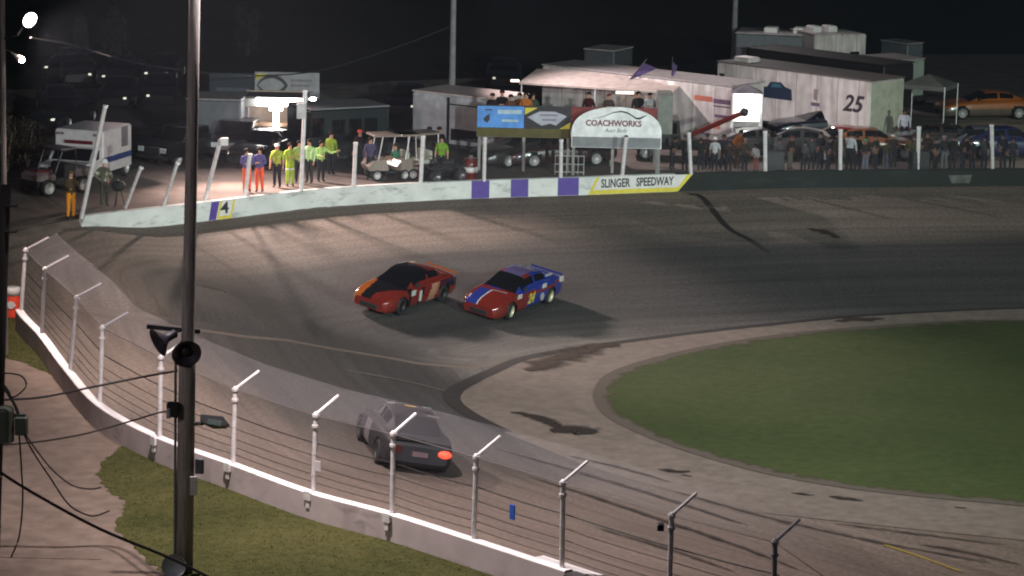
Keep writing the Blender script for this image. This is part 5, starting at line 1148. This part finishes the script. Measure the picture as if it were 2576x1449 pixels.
for px0, py0, px1, py1, lb in ((1572, 215, 1622, 155, 'dark purple flag drooping from a leaning pole on the awning'), (1688, 220, 1692, 150, 'narrow dark purple flag hanging beside the leaning one')):
    a = atd(px0, py0, aL.y - .2); c = atd(px1, py1, aL.y - .2); o = thing('flag', lb, 'flag', a); MB().tube([a, c + (c - a) * .1], .02, 6).build('pole', darkm, o, world=True)
    w3 = .75 if px0 < 1600 else .3; b = MB(); n_ = 8
    for i in range(n_ + 1):
        t = i / n_; e_ = a.lerp(c, .2 + .75 * t); b.v += [tuple(e_ + Vector((0, .0, 0))), tuple(e_ + Vector((w3 * t * .8, .06 * math.sin(t * 9), -.25 * t)))]
    for i in range(n_): b.f.append((2 * i, 2 * i + 1, 2 * i + 3, 2 * i + 2)); b.m.append(0)
    b.build('cloth', cloth('flag_purple', (80, 66, 104)), o, world=True)
wr = veh('tow_truck', 'dark tow truck with a raised maroon boom behind the far fence', 'tow truck', 1715, 398, 180, 0)
b = MB(); b.prism([(-2.4, .5), (2.4, .5), (2.45, 1.05), (1.6, 1.15), (1.15, 1.75), (.2, 1.78), (.1, .95), (-2.4, .95)], -.95, .95); b.build('body', paint('truck_dark', (34, 28, 30)), wr)
b = MB(); b.tube([(-.2, 0, .95), (-2.6, 0, 2.05)], .11, 8); b.build('boom', maroon, wr); MB().ball((-2.65, 0, 2.08), .2, n=10).build('boom_head', darkm, wr, True)
for y in (.957, -.957): b = MB(); b.add([(1.4, y, 1.2), (1.1, y, 1.66), (.3, y, 1.66), (.3, y, 1.2)], [(0, 1, 2, 3)]); b.build('side_window', glass, wr)
for x in (1.6, -1.5):
    for y in (.85, -.85): wheel(wr, x, y, .4, .26, rim=steel)
pT = G(1876, 399); kT = FPX / (pT - CAM).dot(FWD); tt = thing('tent', 'small white tent wall lit glaring white beside the numbered hauler', 'tent', pT); zt_ = atd(1876, 231, pT.y).z + .15; wT = 36 / kT
tent_m = mm('tent_fabric', lin(235, 235, 232), rough=.9, var=.06)
zq = atd(1876, 313, pT.y).z + .15
MB().box(-wT, wT, .9, .94, zq, zt_ - .1).build('back_wall', tent_m, tt); MB().box(-wT, -wT + .03, 0, .9, zq, zt_ - .1).build('side_wall', tent_m, tt)
b = MB(); b.add([(-wT - .05, -.05, zt_ - .08), (wT + .05, -.05, zt_ - .08), (wT + .05, 1, zt_ - .08), (-wT - .05, 1, zt_ - .08), (0, .45, zt_ + .3)], [(0, 1, 4), (1, 2, 4), (2, 3, 4), (3, 0, 4)]); b.build('roof', mm('tent_roof', lin(120, 112, 120), rough=.9), tt)
for x in (-wT, wT):
    for y in (0, .95): MB().tube([(x, y, 0), (x, y, zt_ - .08)], .022, 6).build('pole', steel, tt)
TENT = pT + Vector((0, .1, zt_ - .5))
a = at(2262, 209, 2.2); pc = thing('canopy', 'pale edged pop-up canopy right of the numbered hauler', 'canopy', Vector((a.x, a.y, -.15)), R_(-25)); b = MB(); b.add([(0, 0, 2.3), (2.2, 0, 2.3), (2.2, 2, 2.3), (0, 2, 2.3), (1.1, 1, 2.75), (0, 0, 2.1), (2.2, 0, 2.1), (2.2, 2, 2.1), (0, 2, 2.1)], [(0, 1, 4), (1, 2, 4), (2, 3, 4), (3, 0, 4), (0, 5, 6, 1), (1, 6, 7, 2), (2, 7, 8, 3), (3, 8, 5, 0)]); b.build('roof', mm('canopy_cloth', lin(96, 96, 92), rough=.8), pc)
for x in (0, 2.2):
    for y in (0, 2): MB().tube([(x, y, 0), (x, y, 2.3)], .025, 6).build('pole', steel, pc)
# people behind the right part of the far fence
crowd = [(1797, 431, 1.45, (205, 205, 210), DK, ('cap', (220, 220, 220)), 'person in white shirt and white cap behind the far fence right of the lettered wall'), (1762, 430, 1.4, (36, 44, 40), DK, None, 'person in dark green clothes left of the white capped one'), (1852, 424, 1.75, (210, 110, 40), (70, 50, 40), None, 'person in orange shirt below the lit tent'), (1872, 431, 1.4, (96, 78, 66), DK, ('cap', (120, 104, 90)), 'person in brown jacket and tan cap behind the far fence'), (1901, 432, 1.2, (200, 206, 204), (150, 90, 84), None, 'small person in white shirt beside the fence post'), (1832, 431, 1.35, (80, 62, 56), DK, None, 'person in dull brown top under the orange shirted one'),
         (2040, 428, 1.45, (90, 92, 96), DK, None, 'person in grey top left of the white sleeved one'), (2082, 430, 1.5, (60, 60, 70), DK, None, 'person in slate top left of the tall white shirted one'), (2135, 430, 1.68, (205, 208, 216), (24, 24, 26), None, 'tall person in white shirt and black trousers behind the far fence'), (2176, 433, 1.4, (60, 56, 54), (104, 108, 124), ('cap', (60, 140, 100)), 'person in green cap and grey jeans behind the far fence'), (2272, 372, 1.8, (206, 204, 220), DK, None, 'person in white shirt standing farther back below the canopy'), (2246, 424, 1.5, (70, 52, 46), DK, ('cap', (205, 190, 186)), 'person with pale pink cap behind the far fence'),
         (2352, 429, 1.4, (44, 50, 44), DK, None, 'person in dark olive top right of a far fence post'), (2395, 428, 1.5, (52, 44, 38), DK, None, 'person in dark brown top behind the far fence'), (2445, 429, 1.4, (50, 52, 66), DK, None, 'person in dark blue-grey top left of the last fence post'), (2545, 428, 1.4, (70, 66, 80), DK, None, 'person in muted purple top at the right edge'), (1960, 430, 1.4, (120, 122, 120), (80, 76, 72), None, 'person in pale grey top between two fence posts'), (1690, 428, 1.5, (40, 36, 40), DK, None, 'person in black top right of the arch sign')]
crowd += [(1722, 429, 1.5, (70, 64, 60), DK, ('cap', (60, 60, 64)), 'person in grey-brown top and dark cap at the right edge of the lettered wall'), (1780, 426, 1.55, (90, 50, 44), DK, None, 'person in rust red top between the dark green and white shirted ones'), (1818, 428, 1.6, (52, 56, 70), DK, None, 'person in dusk blue top just right of the white capped one'), (1930, 424, 1.62, (96, 92, 90), DK, None, 'person in light grey top right behind the fence post near the small child'), (1986, 427, 1.5, (64, 44, 40), (90, 86, 80), ('cap', (90, 40, 40)), 'person in maroon cap and dark top in front of the grey car'), (2020, 430, 1.3, (120, 118, 122), DK, None, 'short person in pale top in front of the grey car'),
          (2062, 426, 1.6, (36, 36, 44), DK, None, 'tall person in black in front of the red race car'), (2110, 427, 1.5, (84, 74, 60), DK, None, 'person in tan top half behind the post by the tall white shirted one'), (2156, 428, 1.55, (40, 42, 40), DK, None, 'person in black between the tall white shirt and the green cap'), (2200, 427, 1.5, (56, 60, 48), DK, None, 'person in moss green top in front of the orange race car'), (2226, 431, 1.35, (90, 84, 60), (70, 72, 84), None, 'person in mustard top left of the pink capped one'), (2292, 428, 1.5, (120, 126, 60), DK, None, 'person in dull yellow top left of a far fence post'), (2330, 426, 1.6, (70, 40, 38), DK, None, 'person in dark red top right of that same post'), (2374, 428, 1.5, (60, 58, 62), (96, 96, 104), ('cap', (120, 120, 124)), 'person in grey cap and pale jeans behind the far fence'), (2420, 427, 1.55, (46, 40, 36), DK, None, 'person in umber top in front of the pale blue-grey car'), (2474, 429, 1.5, (84, 88, 96), DK, None, 'person in steel grey top just left of the last fence post'), (2522, 427, 1.6, (40, 44, 62), DK, None, 'person in navy top in front of the deep blue car')]
dimlit_skin = mm('skin_dim_lit', lin(120, 84, 68), rough=.7, var=.1, scale=8)  # darker skin copy, dim light put into the crowd's colour
for k_, (px, py, lb) in enumerate(((1948, 433, 'dark wheeled tool chest behind the far fence, left of the grey car'), (2310, 433, 'dark wheeled tool chest beside a far fence post at right'))):
    o = thing('tool_chest', lb, 'tool chest', G(px, py), .3 * k_); MB().box(-.4, .4, -.25, .25, .14, .95, ch=.03).build('cabinet', paint('chest_dark', (70, 26, 26) if k_ else (40, 42, 46)), o)
    for z_ in (.3, .5, .7): MB().box(-.37, .37, -.262, -.252, z_, z_ + .16).build('drawer', darkm, o)
    for x in (-.32, .32): MB().tube([(x, -.05, .07), (x, .05, .07)], .07, 10).build('caster', black, o)
for i, (px, py, hh, c, pc_, hat_, lb) in enumerate(crowd): person(lb, G(px, py), [-90, 100, -40, 60, -130][i % 5], hh, skin=dimlit_skin, shirt= tuple(int(q * (.62 if sum(c) < 450 else .85)) for q in c), pants=pc_, hat=hat_, arms=('down', 'fold', 'hip', ('fwd', 'down'), ('down', 'hip'))[i % 5], sleeves=i % 3 != 0, stoop=.25 * (i % 3))  # shirt colours scaled down to stand for dim light
# ---------------------------------------------------------------- vegetation and land
def leafy(o, c, rx, ry, rz, n, size, m, name='crown'):
    b = MB(); cl = [(random.gauss(0, .45), random.gauss(0, .45), random.gauss(0, .4)) for _ in range(14)]
    for _ in range(n):
        q = random.choice(cl); p = Vector((c[0] + rx * (q[0] + random.gauss(0, .22)), c[1] + ry * (q[1] + random.gauss(0, .22)), c[2] + rz * (q[2] + random.gauss(0, .22)))); a = Vector((random.gauss(0, 1), random.gauss(0, 1), random.gauss(0, 1))).normalized(); d_ = a.cross(Vector((random.random(), .3, 1))).normalized(); s = size * random.uniform(.5, 1.3)
        b.add([p - a * s, p + d_ * s * .5, p + a * s, p - d_ * s * .5], [(0, 1, 2, 3)])
    return b.build(name, m, o)
leafm = mm('dark_leaves', lin(40, 46, 36), rough=.8, var=.4, scale=1.2); dryl = mm('dry_leaves', lin(66, 58, 42), rough=.9, var=.4, scale=1.5)
for px, py, Y, hgt, r, lb in ((297, 162, 170, 2.5, .95, 'dim round tree far off left of the utility pole'), (206, 166, 170, 2.1, .34, 'narrow dim tree far off at left'), (622, 150, 172, 2.4, .6, 'barely lit tree far off right of the utility pole')):
    p = atd(px, py, Y); p.z = -.15; o = thing('tree', lb, 'tree', p); b = MB(); b.tube([(0, 0, 0), (.05, 0, hgt * .5), (-.05, .05, hgt * .8)], [.16, .11, .05], 8); b.tube([(.03, 0, hgt * .45), (r * .5, .2, hgt * .8)], [.06, .02], 6); b.tube([(.03, 0, hgt * .5), (-r * .5, -.2, hgt * .85)], [.06, .02], 6); b.build('trunk', mm('dark_bark', lin(44, 38, 34), rough=.9), o); leafy(o, (0, 0, hgt * .55), r, r, hgt * .5, 3200, .1, leafm)
for px, py, lb in ((18, 432, 'dry brown shrub at the left edge behind the cart'), (70, 420, 'tall dry shrub left of the ambulance')):
    p = G(px, py); o = thing('shrub', lb, 'shrub', p); b = MB()
    for k_ in range(6): a = k_ * 1.05; b.tube([(0, 0, 0), (math.cos(a) * .3, math.sin(a) * .3, 1.0), (math.cos(a) * .55, math.sin(a) * .5, 1.7)], [.03, .02, .008], 5)
    b.build('stems', wood, o); leafy(o, (0, 0, 1.1), .75, .7, .95, 1600, .09, dryl, 'foliage')
fieldm = nodes_grass('field_grass', (.012, .018, .01), (.03, .035, .018), (.02, .026, .013), .15)
P = [Vector(q) for q in ((-299, 160, 0), (-40, 152, 0), (-14, 158, 0), (2, 166, 0), (16, 178, 0), (60, 186, 0), (299, 190, 0), (299, 399, 0), (-299, 399, 0))]; sheet('field', P, fieldm, lambda x, y: -.15, .012, 'structure', 0)
roadm = mm('pale_gravel', lin(150, 138, 124), rough=.95, var=.3, scale=.8, bump=.4)
def gstrip(name, pxs, wid, m, dz=.006):
    P = resample(catrom([Vector((*G(x, y).xy, 0)) for x, y in pxs], 8), 1.5); b = MB(); n = len(P)
    for i, p in enumerate(P):
        t = (P[min(i + 1, n - 1)] - P[max(i - 1, 0)]).normalized(); q = Vector((-t.y, t.x, 0))
        for s in (-1, 1): r = p + q * s * wid / 2; b.v.append((r.x, r.y, -.15 + dz))
    for i in range(n - 1): b.f.append((2 * i, 2 * i + 1, 2 * i + 3, 2 * i + 2)); b.m.append(0)
    tag(fixn(b.build(name, m)), kind='structure')
gstrip('dirt_road', [(760, 250), (950, 222), (1150, 195), (1360, 170), (1600, 146), (1840, 124), (2100, 104)], 3., roadm)
P = [G(x, y) for x, y in ((2400, 318), (2450, 258), (2600, 236), (2800, 240), (2800, 425), (2480, 425), (2440, 345))]; sheet('dirt_lot', [Vector((p.x, p.y, 0)) for p in P], roadm, lambda x, y: -.15, .01, 'structure', 0)
# ---------------------------------------------------------------- light
WARM = (1, .80, .74); PINK = (1, .87, .86); GREEN = (.80, 1, .86); COOL = (.86, .95, 1)
spot('flood', l1 + aim1 * .2, (2, 100, -2), 9000, WARM, 150, .5, .25)
spot('shaded_lamp', l2 + Vector((.2, -.1, -.2)), (-11, 121, -.2), 3000, (1, .78, .68), 60, .8, .12)
# floodlights at the top of the utility pole, above the view
spot('flood', pb + Vector((.8, .9, 17.6)), (-1, 80, 0), 23000, PINK, 104, .7, .25)
spot('flood', pb + Vector((1.0, .8, 17.2)), (2, 88, -2), 9000, WARM, 75, .8, .25)
# floodlights on poles outside the view: behind the far wall at left, on the grandstand side, and beyond the infield; plus one added low lamp in view
spot('flood', (-24, 140, 15), (-5, 121.5, -1), 112000, WARM, 29, .6, 2.0)
spot('flood', (-11.5, 127.5, 3.0), (-10.5, 123.6, -.2), 3000, (1, .74, .62), 130, .8, .12)  # unseen low lamp without fixture, added to brighten the ground strip behind the wall
spot('flood', (46, 60, 16), (22, 116, -3), 115000, GREEN, 72, .8, .6)
spot('flood', (16, 40, 17), (-2, 128, -1), 118000, COOL, 32, .8, .4)
spot('flood', (-26, 52, 15), (-9, 82, 3), 5200, PINK, 72, .8, .25)
# pit lights
spot('flood', tpA + Vector((0, -.4, -.3)), (7, 138, 1), 9000, PINK, 80, .7, .25)
spot('flood', tpB + Vector((0, -.4, -.3)), (16, 150, 1), 1700, PINK, 90, .7, .25)
spot('flood', (26, 118, 12), (18, 140, 0), 1000, (1, .93, .86), 90, .8, .25)
point('stand_light', p_st + Vector((0, -.1, 1.9)), 150, (1, .93, .88), .15)
point('tent_light', TENT, 170, (1, 1, .98), .1)
w = bpy.data.worlds.new('World'); SC.world = w; w.use_nodes = True; nt = w.node_tree
bg = nt.nodes['Background']; bg.inputs[0].default_value = (.005, .0085, .013, 1); bg.inputs[1].default_value = 1.
vs_ = SC.view_settings; vs_.view_transform = 'Standard'; vs_.look = 'None'; vs_.exposure = 0; vs_.gamma = 1
SC.cycles.max_bounces = 4; SC.cycles.diffuse_bounces = 2; SC.cycles.glossy_bounces = 2; SC.cycles.transparent_max_bounces = 4; SC.cycles.caustics_reflective = False; SC.cycles.caustics_refractive = False
SC.cycles.sample_clamp_indirect = 3; SC.cycles.use_light_tree = True
SC.cycles.filter_width = 2.0
HAZE = 0.0003
if HAZE:
    b = MB(); b.box(-301, 301, -61, 401, -4.6, 21.5)
    m = bpy.data.materials.new('night_haze'); m.use_nodes = True; nt = m.node_tree; nt.nodes.remove(nt.nodes['Principled BSDF'])
    pv = nt.nodes.new('ShaderNodeVolumePrincipled'); pv.inputs['Color'].default_value = (.72, .8, 1, 1); pv.inputs['Density'].default_value = HAZE; pv.inputs['Anisotropy'].default_value = .35
    nt.links.new(pv.outputs[0], nt.nodes['Material Output'].inputs['Volume']); tag(b.build('haze', m), kind='stuff')
    SC.cycles.volume_bounces = 0
